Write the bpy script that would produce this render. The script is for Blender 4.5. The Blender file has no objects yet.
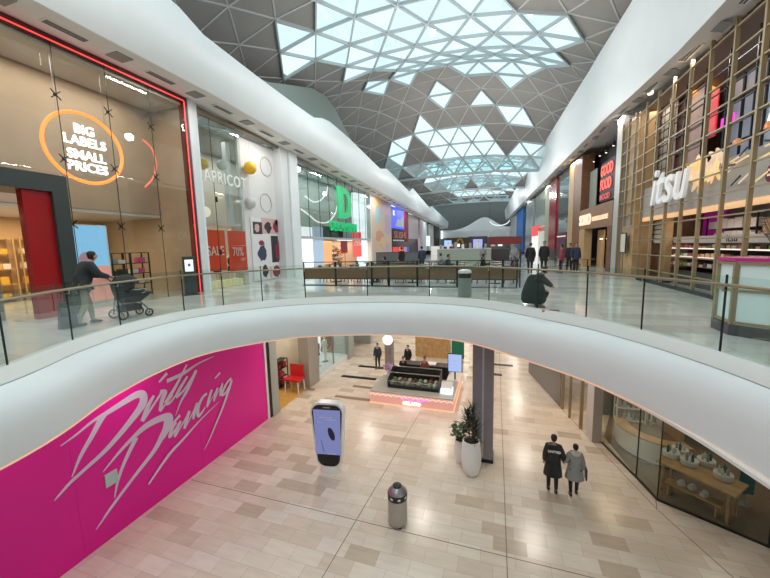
import bpy, bmesh, math, random
from mathutils import Vector, Matrix
random.seed(7)
PI = math.pi
S = bpy.context.scene
COL = S.collection
D = 5.65                      # upper deck level
# ---------------------------------------------------------------- camera
F, CX, CY = 345.0, 385.0, 289.0
_dy = Vector((113, 45, -345)).normalized()
_up = Vector((-69, 2700, 345)).normalized()
_up = (_up - _dy * _up.dot(_dy)).normalized()
_dx = _dy.cross(_up)
R3 = Matrix((_dx, _dy, _up))
CAM = Vector((0, 0, 7.4))
cd = bpy.data.cameras.new('camera'); cam = bpy.data.objects.new('camera', cd); COL.objects.link(cam)
cd.sensor_width = 36; cd.lens = F / 770 * 36; cd.clip_start = 0.05; cd.clip_end = 300
cam.matrix_world = Matrix.Translation(CAM) @ R3.to_4x4()
S.camera = cam
def ray(u, v): return R3 @ Vector((u - CX, -(v - CY), -F))
def on(u, v, z):
    d = ray(u, v); return CAM + d * ((z - CAM.z) / d.z)
def wx(u, v, x):
    d = ray(u, v); return CAM + d * ((x - CAM.x) / d.x)
def wy(u, v, y):
    d = ray(u, v); return CAM + d * (y / d.y)
# ---------------------------------------------------------------- materials
def mat(name, col, rough=.5, metal=0, emit=None, es=1.0, spec=.5, coat=0, noise=0, nscale=6):
    m = bpy.data.materials.new(name); m.use_nodes = True
    nt = m.node_tree; b = nt.nodes['Principled BSDF']
    b.inputs['Base Color'].default_value = (*col, 1)
    b.inputs['Roughness'].default_value = rough
    b.inputs['Metallic'].default_value = metal
    b.inputs['Specular IOR Level'].default_value = spec
    b.inputs['Coat Weight'].default_value = coat
    if emit:
        b.inputs['Emission Color'].default_value = (*emit, 1); b.inputs['Emission Strength'].default_value = es
    if noise:
        n = nt.nodes.new('ShaderNodeTexNoise'); n.inputs['Scale'].default_value = nscale; n.inputs['Detail'].default_value = 4
        tc = nt.nodes.new('ShaderNodeTexCoord'); nt.links.new(tc.outputs['Object'], n.inputs['Vector'])
        r = nt.nodes.new('ShaderNodeValToRGB')
        r.color_ramp.elements[0].position = .3; r.color_ramp.elements[1].position = .7
        r.color_ramp.elements[0].color = (*[c * (1 - noise) for c in col], 1)
        r.color_ramp.elements[1].color = (*[min(1, c * (1 + noise)) for c in col], 1)
        nt.links.new(n.outputs['Fac'], r.inputs['Fac']); nt.links.new(r.outputs['Color'], b.inputs['Base Color'])
    return m
def tiles(name, cols, w, h, rough, mortar=(.45, .4, .35), ms=.004, coat=0):
    m = mat(name, cols[0], rough, coat=coat); nt = m.node_tree; b = nt.nodes['Principled BSDF']
    tc = nt.nodes.new('ShaderNodeTexCoord')
    br = nt.nodes.new('ShaderNodeTexBrick'); br.offset = .37; br.squash = 1
    br.inputs['Scale'].default_value = 1; br.inputs['Brick Width'].default_value = w; br.inputs['Row Height'].default_value = h
    br.inputs['Mortar Size'].default_value = ms; br.inputs['Mortar Smooth'].default_value = .1; br.inputs['Bias'].default_value = 0
    br.inputs['Color1'].default_value = (0, 0, 0, 1); br.inputs['Color2'].default_value = (1, 1, 1, 1); br.inputs['Mortar'].default_value = (.5, .5, .5, 1)
    nt.links.new(tc.outputs['Object'], br.inputs['Vector'])
    r = nt.nodes.new('ShaderNodeValToRGB'); r.color_ramp.interpolation = 'LINEAR'
    e = r.color_ramp.elements; n = len(cols); e[0].position = 0; e[1].position = 1; e[0].color = (*cols[0], 1); e[1].color = (*cols[-1], 1)
    for k in range(1, n - 1):
        x = e.new(k / (n - 1)); x.color = (*cols[k], 1)
    nt.links.new(br.outputs['Color'], r.inputs['Fac'])
    no = nt.nodes.new('ShaderNodeTexNoise'); no.inputs['Scale'].default_value = 1.6; no.inputs['Detail'].default_value = 6
    mp = nt.nodes.new('ShaderNodeMapping'); mp.inputs['Scale'].default_value = (1, 5, 1)
    nt.links.new(tc.outputs['Object'], mp.inputs['Vector']); nt.links.new(mp.outputs['Vector'], no.inputs['Vector'])
    mx = nt.nodes.new('ShaderNodeMix'); mx.data_type = 'RGBA'; mx.blend_type = 'MULTIPLY'; mx.inputs['Factor'].default_value = .35
    r2 = nt.nodes.new('ShaderNodeValToRGB'); r2.color_ramp.elements[0].position = .3; r2.color_ramp.elements[0].color = (.72, .7, .68, 1); r2.color_ramp.elements[1].position = .65
    nt.links.new(no.outputs['Fac'], r2.inputs['Fac'])
    nt.links.new(r.outputs['Color'], mx.inputs['A']); nt.links.new(r2.outputs['Color'], mx.inputs['B'])
    m2 = nt.nodes.new('ShaderNodeMix'); m2.data_type = 'RGBA'; m2.inputs['B'].default_value = (*mortar, 1)
    nt.links.new(br.outputs['Fac'], m2.inputs['Factor']); nt.links.new(mx.outputs['Result'], m2.inputs['A'])
    nt.links.new(m2.outputs['Result'], b.inputs['Base Color'])
    return m
def glassm(name, tint=(.9, .96, .94), refl=.08, rough=0.0):
    m = bpy.data.materials.new(name); m.use_nodes = True; nt = m.node_tree
    for n in list(nt.nodes): nt.nodes.remove(n)
    o = nt.nodes.new('ShaderNodeOutputMaterial'); t = nt.nodes.new('ShaderNodeBsdfTransparent'); g = nt.nodes.new('ShaderNodeBsdfGlossy')
    t.inputs['Color'].default_value = (*tint, 1); g.inputs['Roughness'].default_value = rough; g.inputs['Color'].default_value = (.9, 1, .98, 1)
    mx = nt.nodes.new('ShaderNodeMixShader'); lw = nt.nodes.new('ShaderNodeLayerWeight'); lw.inputs['Blend'].default_value = .25
    ma = nt.nodes.new('ShaderNodeMath'); ma.operation = 'MULTIPLY_ADD'; ma.inputs[1].default_value = .2; ma.inputs[2].default_value = refl; ma.use_clamp = True
    nt.links.new(lw.outputs['Fresnel'], ma.inputs[0]); nt.links.new(ma.outputs[0], mx.inputs['Fac'])
    nt.links.new(t.outputs[0], mx.inputs[1]); nt.links.new(g.outputs[0], mx.inputs[2]); nt.links.new(mx.outputs[0], o.inputs['Surface'])
    return m
WHITE = mat('white_plaster', (.77, .82, .84), .45, noise=.02, nscale=1)
WHITE2 = mat('white_soffit', (.78, .76, .73), .5)
ROOFG = mat('roof_panel_grey', (.27, .26, .245), .7, noise=.06, nscale=.4)
RIB = mat('roof_rib', (.50, .52, .52), .5)
RIBW = mat('roof_rib_pale', (.42, .48, .50), .5)
PANE = glassm('skylight_glass', (.80, .93, .95), .02)
GLASS = glassm('balustrade_glass', (.80, .90, .87), .02)
SHOPG = glassm('shop_glass', (.88, .91, .89), .015)
DARKM = mat('dark_metal', (.03, .035, .035), .4, .6)
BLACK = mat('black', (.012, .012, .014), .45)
BRASS = mat('bronze_rail', (.26, .22, .15), .35, .7)
STEEL = mat('brushed_steel', (.42, .42, .42), .32, .9)
WTILE = tiles('stone_tiles', [(.55, .45, .35), (.71, .61, .50), (.74, .64, .53), (.76, .66, .56), (.77, .69, .58), (.79, .70, .60), (.80, .72, .62), (.81, .73, .63)], 0.78, .42, .24, (.40, .34, .28), .003)
DTILE = tiles('deck_tiles', [(.56, .56, .52), (.68, .67, .64), (.72, .72, .69), (.75, .75, .72)], 1.2, .6, .10, (.4, .4, .38), .004)
GREYW = mat('grey_wall', (.33, .34, .33), .6)
BEIGE = mat('beige_wall', (.46, .35, .26), .6, noise=.08, nscale=.8)
TAN = mat('tan_panel', (.50, .33, .16), .5, noise=.1, nscale=2)
PALEW = mat('pale_interior', (.68, .66, .62), .6)
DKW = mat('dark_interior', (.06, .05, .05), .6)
RED = mat('red_panel', (.33, .006, .01), .2)
MAG = mat('magenta_board', (.80, .002, .32), .40)
LILAC = mat('lilac_lettering', (.72, .62, .78), .5)
WOOD = mat('oak', (.50, .31, .13), .45, noise=.2, nscale=5)
DWOOD = mat('walnut', (.20, .085, .035), .45, noise=.25, nscale=4)
YWOOD = mat('yellow_wood_floor', (.62, .36, .09), .3, noise=.12, nscale=6)
BRONZE = mat('gold_grid', (.36, .28, .16), .4, .3)
PURPLE = mat('column_cladding', (.25, .225, .25), .35, noise=.1, nscale=2)
POT = mat('white_pot', (.82, .82, .80), .35)
LEAF = mat('leaf', (.045, .11, .035), .5, noise=.3, nscale=15)
LEAFD = mat('dark_leaf', (.018, .04, .02), .5, noise=.3, nscale=15)
SOIL = mat('soil', (.05, .035, .025), .9)
SKIN = mat('skin', (.48, .29, .20), .55)
HAIR = mat('dark_hair', (.015, .012, .01), .6)
def em(name, c, s, base=(.12, .12, .12)): return mat(name, base, .5, emit=c, es=s)
NEONR = em('neon_red', (1, .03, .03), 1.7); NEONO = em('neon_orange', (1, .20, .015), 2.4); NEONW = em('neon_white', (1, .95, .95), 2.6)
EWHITE = em('lit_white', (.9, .97, 1), 1.1); WARM = em('warm_strip', (1, .50, .25), 1.0); WARMW = em('warm_white_lamp', (1, .85, .65), 3)
# ---------------------------------------------------------------- mesh builder
class MB:
    def __init__(s): s.v = []; s.f = []; s.sm = False
    def add(s, vs, fs):
        o = len(s.v); s.v += [Vector(v) for v in vs]; s.f += [tuple(i + o for i in f) for f in fs]; return s
    def box(s, x0, x1, y0, y1, z0, z1):
        return s.add([(x0, y0, z0), (x1, y0, z0), (x1, y1, z0), (x0, y1, z0), (x0, y0, z1), (x1, y0, z1), (x1, y1, z1), (x0, y1, z1)],
                     [(0, 3, 2, 1), (4, 5, 6, 7), (0, 1, 5, 4), (1, 2, 6, 5), (2, 3, 7, 6), (3, 0, 4, 7)])
    def cbox(s, c, d, rz=0):
        m = Matrix.Translation(c) @ Matrix.Rotation(rz, 4, 'Z')
        k = len(s.v); s.box(-d[0] / 2, d[0] / 2, -d[1] / 2, d[1] / 2, -d[2] / 2, d[2] / 2)
        for i in range(k, len(s.v)): s.v[i] = m @ s.v[i]
        return s
    def beam(s, p, q, w, h=None, up=(0, 0, 1)):
        p = Vector(p); q = Vector(q); h = h or w; d = (q - p).normalized(); u = Vector(up)
        if abs(d.dot(u)) > .98: u = Vector((1, 0, 0))
        a = d.cross(u).normalized(); b = a.cross(d); vs = []
        for e in (p, q):
            for sa, sb in ((-1, -1), (1, -1), (1, 1), (-1, 1)): vs.append(e + a * sa * w / 2 + b * sb * h / 2)
        return s.add(vs, [(0, 1, 2, 3), (7, 6, 5, 4), (0, 4, 5, 1), (1, 5, 6, 2), (2, 6, 7, 3), (3, 7, 4, 0)])
    def slab(s, p, q, z0, z1, t):
        """vertical board between plan points p and q, thickness t"""
        p = Vector((p[0], p[1], 0)); q = Vector((q[0], q[1], 0)); return s.beam(p + Vector((0, 0, (z0 + z1) / 2)), q + Vector((0, 0, (z0 + z1) / 2)), t, z1 - z0)
    def tube(s, pts, r, n=8, closed=False, cap=True):
        pts = [Vector(p) for p in pts]; m = len(pts); o = len(s.v); rs = r if isinstance(r, (list, tuple)) else [r] * m
        prev = None
        for i, p in enumerate(pts):
            if closed: d = pts[(i + 1) % m] - pts[i - 1]
            else: d = pts[min(i + 1, m - 1)] - pts[max(i - 1, 0)]
            d.normalize()
            if prev is None:
                u = Vector((0, 0, 1)) if abs(d.z) < .9 else Vector((1, 0, 0)); a = d.cross(u).normalized()
            else: a = (prev - d * prev.dot(d)).normalized()
            prev = a; b = d.cross(a)
            for k in range(n):
                t = 2 * PI * k / n; s.v.append(p + (a * math.cos(t) + b * math.sin(t)) * rs[i])
        for i in range(m if closed else m - 1):
            for k in range(n):
                j = (i + 1) % m; s.f.append((o + i * n + k, o + i * n + (k + 1) % n, o + j * n + (k + 1) % n, o + j * n + k))
        if cap and not closed:
            s.f.append(tuple(o + k for k in reversed(range(n)))); s.f.append(tuple(o + (m - 1) * n + k for k in range(n)))
        return s
    def lathe(s, c, prof, n=24, sx=1, sy=1, rz=0):
        c = Vector(c); o = len(s.v); cr, sr = math.cos(rz), math.sin(rz)
        for r, z in prof:
            for k in range(n):
                t = 2 * PI * k / n; x = math.cos(t) * r * sx; y = math.sin(t) * r * sy
                s.v.append(c + Vector((x * cr - y * sr, x * sr + y * cr, z)))
        for i in range(len(prof) - 1):
            for k in range(n): s.f.append((o + i * n + k, o + i * n + (k + 1) % n, o + (i + 1) * n + (k + 1) % n, o + (i + 1) * n + k))
        s.f.append(tuple(o + k for k in reversed(range(n)))); s.f.append(tuple(o + (len(prof) - 1) * n + k for k in range(n)))
        return s
    def ball(s, c, r, n=16, sx=1, sy=1, sz=1):
        m = n // 2; return s.lathe(c, [(max(.001, r * math.sin(PI * k / m)), -r * sz * math.cos(PI * k / m)) for k in range(m + 1)], n, sx, sy)
    def prism(s, poly, z0, z1):
        n = len(poly); o = len(s.v)
        for z in (z0, z1):
            for p in poly: s.v.append(Vector((p[0], p[1], z)))
        s.f.append(tuple(o + k for k in reversed(range(n)))); s.f.append(tuple(o + n + k for k in range(n)))
        for k in range(n): s.f.append((o + k, o + (k + 1) % n, o + n + (k + 1) % n, o + n + k))
        return s
    def plate(s, pts, off):
        """closed 3-D outline extruded by vector off"""
        n = len(pts); o = len(s.v); off = Vector(off)
        for p in pts: s.v.append(Vector(p))
        for p in pts: s.v.append(Vector(p) + off)
        s.f.append(tuple(o + k for k in reversed(range(n)))); s.f.append(tuple(o + n + k for k in range(n)))
        for k in range(n): s.f.append((o + k, o + (k + 1) % n, o + n + (k + 1) % n, o + n + k))
        return s
    def xf(s, M, k=0):
        for i in range(k, len(s.v)): s.v[i] = M @ s.v[i]
        return s
    def build(s, name, m, parent=None, local=False, smooth=None):
        me = bpy.data.meshes.new(name)
        vs = s.v
        if parent is not None and not local:
            inv = WM[parent.name].inverted(); vs = [inv @ v for v in vs]
        me.from_pydata([tuple(v) for v in vs], [], s.f)
        b = bmesh.new(); b.from_mesh(me); bmesh.ops.recalc_face_normals(b, faces=b.faces); b.to_mesh(me); b.free()
        me.materials.append(m)
        if smooth if smooth is not None else s.sm: shade(me)
        o = bpy.data.objects.new(name, me); COL.objects.link(o)
        if parent is not None: o.parent = parent; WM[o.name] = WM[parent.name].copy()
        else: WM[o.name] = Matrix()
        return o
def shade(me):
    me.polygons.foreach_set('use_smooth', [True] * len(me.polygons)); me.set_sharp_from_angle(angle=math.radians(38))
WM = {}
def tag(o, label, cat, group=None, kind=None):
    if label: o['label'] = label
    if cat: o['category'] = cat
    if group: o['group'] = group
    if kind: o['kind'] = kind
    return o
def thing(name, label, cat, loc=(0, 0, 0), rz=0, group=None):
    o = bpy.data.objects.new(name, None); COL.objects.link(o); o.empty_display_size = .2
    o.location = loc; o.rotation_euler = (0, 0, rz); WM[o.name] = Matrix.Translation(loc) @ Matrix.Rotation(rz, 4, 'Z')
    return tag(o, label, cat, group)
def struct(name, mb, m, parent=None, smooth=False):
    o = mb.build(name, m, parent, smooth=smooth)
    if parent is None: o['kind'] = 'structure'
    return o
def dup(o, loc=None, rz=None, label=None, group=None, parent=None):
    c = o.copy(); COL.objects.link(c)
    if parent is not None: c.parent = parent
    if loc is not None: c.location = loc
    if rz is not None: c.rotation_euler = (0, 0, rz)
    if label: c['label'] = label
    if group: c['group'] = group
    for ch in list(o.children): dup(ch, parent=c)
    return c
def eval_mesh(o):
    dg = bpy.context.evaluated_depsgraph_get(); dg.update()
    return bpy.data.meshes.new_from_object(o.evaluated_get(dg))
def text(parent, name, s, size, m, org, dx, dy=(0, 0, 1), ext=.02, bold=0, align='LEFT', shear=0, space=1.0, sx=1.0):
    c = bpy.data.curves.new('t', 'FONT'); c.body = s; c.size = size; c.extrude = ext; c.offset = bold; c.align_x = align
    c.shear = shear; c.space_character = space; c.resolution_u = 3
    t = bpy.data.objects.new('t', c); COL.objects.link(t); me = eval_mesh(t); bpy.data.objects.remove(t)
    dx = Vector(dx).normalized(); dy = Vector(dy).normalized(); n = dx.cross(dy)
    M = Matrix((dx * sx, dy, n)).transposed().to_4x4(); M.translation = Vector(org)
    me.transform(WM[parent.name].inverted() @ M if parent is not None else M); me.materials.clear(); me.materials.append(m); me.name = name
    o = bpy.data.objects.new(name, me); COL.objects.link(o); WM[o.name] = WM[parent.name].copy() if parent is not None else Matrix()
    if parent is not None: o.parent = parent
    return o
def skin(verts, edges, radii, sub=2):
    me = bpy.data.meshes.new('s'); me.from_pydata(verts, edges, []); o = bpy.data.objects.new('s', me); COL.objects.link(o)
    mo = o.modifiers.new('s', 'SKIN'); mo.use_smooth_shade = True
    for i, r in enumerate(radii):
        rr = r if isinstance(r, tuple) else (r, r); me.skin_vertices[0].data[i].radius = rr
    me.skin_vertices[0].data[0].use_root = True
    if sub: o.modifiers.new('d', 'SUBSURF').levels = sub
    r = eval_mesh(o); bpy.data.objects.remove(o)
    b = MB(); b.v = [v.co.copy() for v in r.vertices]; b.f = [tuple(p.vertices) for p in r.polygons]; b.sm = True
    bpy.data.meshes.remove(r); return b
def area(loc, power, sx, sy, rot=(0, 0, 0), col=(1, .93, .84), name='ceiling_fill', spread=PI):
    l = bpy.data.lights.new(name, 'AREA'); l.energy = power; l.color = col; l.shape = 'RECTANGLE'; l.size = sx; l.size_y = sy; l.spread = spread
    o = bpy.data.objects.new(name, l); COL.objects.link(o); o.location = loc; o.rotation_euler = rot; return o
def spline(pts, n=8, closed=False):
    out = []; m = len(pts); P = [Vector(p) for p in pts]
    for i in range(m if closed else m - 1):
        a, b, c, d = (P[(i + k) % m] if closed else P[min(max(i + k, 0), m - 1)] for k in (-1, 0, 1, 2))
        for k in range(n):
            t = k / n; out.append(.5 * (2 * b + (c - a) * t + (2 * a - 5 * b + 4 * c - d) * t * t + (3 * b - a - 3 * c + d) * t ** 3))
    if not closed: out.append(P[-1])
    return out
def arr(m, v): return [m @ Vector(p) for p in v]
# ================================================================ SETTING
# ---- lower floor
struct('floor', MB().box(-19, 13, -14, 60, -.2, 0), WTILE)
jt = mat('floor_joint', (.20, .15, .12), .6)
b = MB()
def strip(p, q, w=.02, z=.002): b.slab(p, q, 0, z, w)
strip((.35, 2), (.1, 40)); strip((-3.9, 2), (-3.2, 14.5)); strip((-9.4, 7.9), (4.4, 7.85))
strip((1.9, 20), (4.3, 10.6)); strip((4.3, 10.6), (4.42, 11.0)); strip((4.3, 10.6), (6.5, 5)); strip((-3.4, 25), (-3.2, 16))
struct('trim_1', b, jt)
# ---- upper deck: edge curve of the void, section swept along it
EDGE = [(-6.6, .3), (-6.9, 1.5), (-7.22, 2.95), (-8.05, 4.45), (-8.58, 6.1), (-8.55, 7.75), (-7.6, 9.38), (-6.1, 10.6), (-3.2, 11.42), (-.55, 11.0), (1.75, 8.95), (2.65, 7.7), (3.24, 6.42), (3.56, 5.3), (3.9, 3.8), (3.95, 1.5), (3.95, .3)]
edge = spline([(x, y, 0) for x, y in EDGE], 8)
def enorm(i):
    a = edge[max(0, i - 1)]; c = edge[min(len(edge) - 1, i + 1)]; d = (c - a).normalized(); return Vector((d.y, -d.x, 0))   # towards the void
nrm = [enorm(i) for i in range(len(edge))]
def bulge(p):
    if p.x > 0: return 1 - .55 * min(1, max(0, (10 - p.y) / 4.5))
    return 1 - .2 * min(1, max(0, (6 - p.y) / 3))
def sweep(prof, dz=0):
    o = MB(); n = len(prof)
    for p, q in zip(edge, nrm):
        for off, z in prof: o.v.append(p + q * (off if off < .2 else .2 + (off - .2) * bulge(p)) + Vector((0, 0, z)))
    for i in range(len(edge) - 1):
        for k in range(n - 1): o.f.append((i * n + k, (i + 1) * n + k, (i + 1) * n + k + 1, i * n + k + 1))
    return o
poly = [(-19, .3)] + [(p.x, p.y) for p in edge] + [(13, .3), (13, 82), (-19, 82)]
struct('floor.001', MB().prism(poly, D - .25, D), DTILE)
struct('ceiling', MB().prism([(-19, .3)] + [(p.x - q.x * -.5, p.y + q.y * .5) for p, q in zip(edge, nrm)] + [(13, .3), (13, 30), (-19, 30)], 4.42, 4.47), WHITE2)
struct('trim_2', sweep([(-.16, D - .1), (-.16, D + .03), (.02, D + .05), (.04, D + .05), (.20, D - .13), (.21, D - .15)]), mat('kerb_white', (.72, .74, .72), .4), smooth=True)
struct('trim_3', sweep([(.205, D - .16), (.24, D - .17), (.36, D - .235), (.50, D - .33), (.60, D - .46), (.655, D - .62), (.67, D - .75), (.67, D - 1.12), (.66, D - 1.17), (.60, D - 1.2), (.40, D - 1.2)]), WHITE, smooth=True)
struct('trim_4', sweep([(.655, D - 1.175), (.672, D - 1.175), (.672, D - 1.20), (.60, D - 1.215)]), mat('warm_reveal', (.75, .5, .36), .5, emit=(1, .55, .35), es=.35))
# ---- balustrade
rail = thing('glass_balustrade', 'frameless glass balustrade with bronze handrail curving round the opening in the deck', 'railing')
hr = [p + Vector((0, 0, D + 1.07)) + q * .05 for p, q in zip(edge, nrm)]
MB().tube(hr, .026, 8).build('handrail', BRASS, rail, smooth=True)
def near_i(x, y): return min(range(len(edge)), key=lambda i: (edge[i].x - x) ** 2 + (edge[i].y - y) ** 2)
pidx = []
for u, v in [(10, 367), (74, 343), (128, 327), (176, 311), (220, 305), (262, 302), (306, 299), (368, 297), (430, 298), (494, 303), (543, 311), (587, 320), (642, 333), (715, 354)]:
    p = on(u, v, D); pidx.append(near_i(p.x, p.y))
pidx = [4, 11] + pidx + [112, 122]
pidx = sorted(set(min(i, len(edge) - 1) for i in pidx))
for i in pidx:
    p, q = edge[i], nrm[i]; t = Vector((-q.y, q.x, 0))
    po = MB().beam(p + Vector((0, 0, D + .02)), p + Vector((0, 0, D + 1.22)), .03, .012, up=q).build('post', DARKM, rail)
    MB().tube([p + Vector((0, 0, D + .98)) + q * .0, p + Vector((0, 0, D + .98)) + q * .05, p + Vector((0, 0, D + 1.05)) + q * .05], .012, 6).build('bracket', STEEL, po)
for a, c in zip(pidx, pidx[1:]):
    o = MB(); ks = list(range(a, c + 1))
    for k in ks: o.v += [edge[k] + Vector((0, 0, D + .03)), edge[k] + Vector((0, 0, D + 1.2))]
    for k in range(len(ks) - 1): o.f.append((2 * k, 2 * k + 2, 2 * k + 3, 2 * k + 1))
    o.build('glass_panel', GLASS, rail)
# ---- roof
RZ = [(-20, 19.0), (16.25, 19.45), (18.25, 19.5), (20.25, 19.5), (22.25, 19.6), (24.25, 19.9), (26.25, 20.45), (28.25, 21.05), (30.25, 21.0), (32.25, 20.65), (34.25, 20.1), (36.25, 19.05), (38.25, 18.0), (40.25, 16.9), (42.25, 15.7),
      (44.25, 17.2), (46.25, 18.5), (48.25, 18.7), (50.25, 18.0), (52.25, 16.9), (54.25, 15.7), (56.25, 17.0), (60.25, 18.7), (64.25, 18.5), (68.25, 17.4), (72.25, 15.9), (74.25, 16.6), (90, 17.5)]
def zroof(x, y):
    for (a, za), (b_, zb) in zip(RZ, RZ[1:]):
        if a <= y <= b_: zc = za + (zb - za) * (y - a) / (b_ - a); break
    k = (zc - 14.6) / 6.0
    return zc - min(k * (abs(x + 4.5) / 7.0) ** 2.6, (zc - 14.6) * .8)
def rn(q):
    j, i = q; x = -9.6 + 2.3 * i - (1.15 if j % 2 else 0); y = 18.25 + 2 * j; return Vector((x, y, zroof(x, y)))
GL = {}   # glazed cells: row, then first and last cell of each run
for j, runs in [(-17, [(9, 17)]),
               (-16, [(8, 8), (10, 17)]),
               (-15, [(9, 17)]),
               (-14, [(8, 8), (10, 17)]),
               (-13, [(9, 17)]),
               (-12, [(8, 8), (10, 17)]),
               (-11, [(9, 17)]),
               (-10, [(8, 8), (10, 17)]),
               (-9, [(9, 17)]),
               (-8, [(8, 8), (10, 17)]),
               (-7, [(9, 17)]),
               (-6, [(8, 8), (10, 17)]),
               (-5, [(9, 17)]),
               (-4, [(8, 8), (10, 17)]),
               (-3, [(9, 17)]),
               (-2, [(8, 8), (10, 16)]),
               (-1, [(7, 7), (9, 15)]),
               (0, [(6, 15), (17, 17)]),
               (1, [(8, 19)]),
               (2, [(8, 19)]),
               (3, [(10, 19)]),
               (4, [(9, 19)]),
               (5, [(8, 8), (10, 10), (14, 18)]),
               (6, [(13, 13), (16, 16)]),
               (7, [(12, 12), (15, 15)]),
               (8, [(11, 11), (16, 16), (19, 19)]),
               (9, [(7, 8), (10, 15)]),
               (10, [(6, 7), (10, 10), (12, 15), (17, 19), (21, 21)]),
               (11, [(6, 6), (8, 21)]),
               (12, [(8, 8), (10, 20)]),
               (13, [(9, 18)]),
               (14, [(8, 8), (10, 17), (19, 19)]),
               (15, [(8, 9), (11, 15), (17, 19)]),
               (16, [(8, 19)]),
               (17, [(8, 12), (14, 18)]),
               (18, [(10, 13), (15, 19)]),
               (19, [(9, 18)]),
               (20, [(8, 8), (10, 17), (19, 19)]),
               (21, [(9, 12), (14, 18)]),
               (22, [(8, 8), (10, 13), (15, 17)]),
               (23, [(9, 10), (12, 18)]),
               (24, [(8, 8), (10, 11), (13, 16), (19, 19)]),
               (25, [(10, 17)]),
               (26, [(8, 8), (11, 14), (16, 17), (19, 19)]),
               (27, [(10, 10), (12, 12), (14, 14), (18, 18)])]:
    GL[j] = {k for a, c in runs for k in range(a, c + 1)}
solid, panes, rib, ribw = MB(), [MB(), MB(), MB()], MB(), MB()
ed = {}
for j in range(-17, 30):
    for i in range(-4, 10):
        for t in (0, 1):
            if j % 2 == 0: c = [(j, i), (j, i + 1), (j + 1, i + 1)] if t == 0 else [(j, i), (j + 1, i + 1), (j + 1, i)]
            else: c = [(j, i), (j, i + 1), (j + 1, i)] if t == 0 else [(j, i + 1), (j + 1, i + 1), (j + 1, i)]
            g = (i + 4) * 2 + t in GL.get(j, ())
            p = [rn(q) for q in c]
            (panes[0 if j < 12 else 1 if j < 18 else 2] if g else solid).add(p, [(0, 1, 2)])
            for a in range(3):
                k = tuple(sorted((c[a], c[(a + 1) % 3]))); ed[k] = ed.get(k, 0) + (1 if g else 0)
for (a, c), n in ed.items():
    p, q = rn(a), rn(c); dz = Vector((0, 0, -.05))
    if n: ribw.beam(p + dz * 1.6, q + dz * 1.6, .08, .17)
    else: rib.beam(p + dz * .3, q + dz * .3, .07, .06)
struct('ceiling.001', solid, ROOFG)
for k in range(3): struct('window_%d' % (k + 1), panes[k], PANE)
struct('trim_5', rib, RIB); struct('trim_6', ribw, RIBW)
lip = MB()
for y in (42.25, 54.25, 72.25):
    pts = [Vector((x, y, zroof(x, y) - .12)) for x in [-17 + k * 1.3 for k in range(22)]]
    for p, q in zip(pts, pts[1:]): lip.beam(p, q, .5, .22)
struct('trim_7', lip, RIBW)
# ---- bulkheads (white sculpted fascias above the shops)
def wallR(y):
    P = [(-20, 6.3), (18, 6.3), (24, 6.15), (36, 5.6), (57, 4.6), (80, 2.6), (99, 1)]
    for (a, xa), (c, xc) in zip(P, P[1:]):
        if a <= y <= c: return xa + (xc - xa) * (y - a) / (c - a)
def zL(y):
    P = [(-20, 13.6), (12, 13.6), (19, 13.28), (24.5, 12.97), (41, 12.43), (60, 11.82), (99, 10.6)]
    for (a, xa), (c, xc) in zip(P, P[1:]):
        if a <= y <= c: return xa + (xc - xa) * (y - a) / (c - a)
def zR(y):
    P = [(-20, 13.5), (14, 13.5), (22, 14.0), (57, 13.9), (80, 12.8), (99, 12)]
    for (a, xa), (c, xc) in zip(P, P[1:]):
        if a <= y <= c: return xa + (xc - xa) * (y - a) / (c - a)
def interp(P, y):
    for (a, xa), (c, xc) in zip(P, P[1:]):
        if a <= y <= c: return xa + (xc - xa) * (y - a) / (c - a)
def topL(y): return interp([(-20, 15.9), (9.7, 15.7), (11, 15.25), (14, 15.1), (17.5, 15.0), (19, 15.0), (20.5, 15.45), (23.5, 15.3), (31, 14.5), (33, 14.9), (42, 14.0), (44, 14.7), (56, 13.4), (58, 13.9), (80, 12.6), (99, 12)], y)
def topR(y): return interp([(-20, 16.5), (17, 17.0), (22, 17.2), (45, 17.2), (65, 16.5), (80, 14.6), (99, 14)], y)
ys = [-14 + k * 1.0 for k in range(95)]
m1 = MB(); m2 = MB()
for y in ys:
    z = zL(y); t = topL(y); f = 1 if y < 40 else 1 - (y - 40) / 60
    for x, zz in [(-12.4, z), (-12.2, z), (-11.0, z), (-10.95, z + .02)]: m1.v.append(Vector((x, y, zz)))
    w = .12 * math.sin(y * .55)
    for k in range(9):
        a = k / 8; m2.v.append(Vector((-10.95 + .62 * math.sin(a * PI * .6) ** .9 * f - w * math.sin(a * PI), y, z + .02 + (t - z - .02) * (a ** 1.15))))
    m2.v.append(Vector((-11.6, y, t + .05))); m2.v.append(Vector((-14.5, y, t + .05)))
for i in range(len(ys) - 1):
    for k in range(3): m1.f.append((4 * i + k, 4 * i + 4 + k, 4 * i + 5 + k, 4 * i + 1 + k))
    for k in range(10): m2.f.append((11 * i + k, 11 * i + 11 + k, 11 * i + 12 + k, 11 * i + 1 + k))
struct('trim_8', m1, WHITE2, smooth=True); struct('trim_9', m2, WHITE, smooth=True)
m1 = MB(); m2 = MB()
for y in ys:
    z = zR(y); t = topR(y); x0 = wallR(y)
    for x, zz in [(x0 + 2.2, z + .25), (x0 + .1, z + .25), (x0 + .1, z), (x0, z), (x0 - .98, z - .25), (x0 - 1.02, z - .24)]: m1.v.append(Vector((x, y, zz)))
    w = .12 * math.sin(y * .5 + 1)
    for k in range(9):
        a = k / 8; m2.v.append(Vector((x0 - 1.02 - .28 * math.sin(a * PI * .55) + w * math.sin(a * PI), y, z - .24 + (t - z + .24) * (a ** 1.15))))
    m2.v.append(Vector((x0, y, t + .05))); m2.v.append(Vector((x0 + 3, y, t + .05)))
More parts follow.
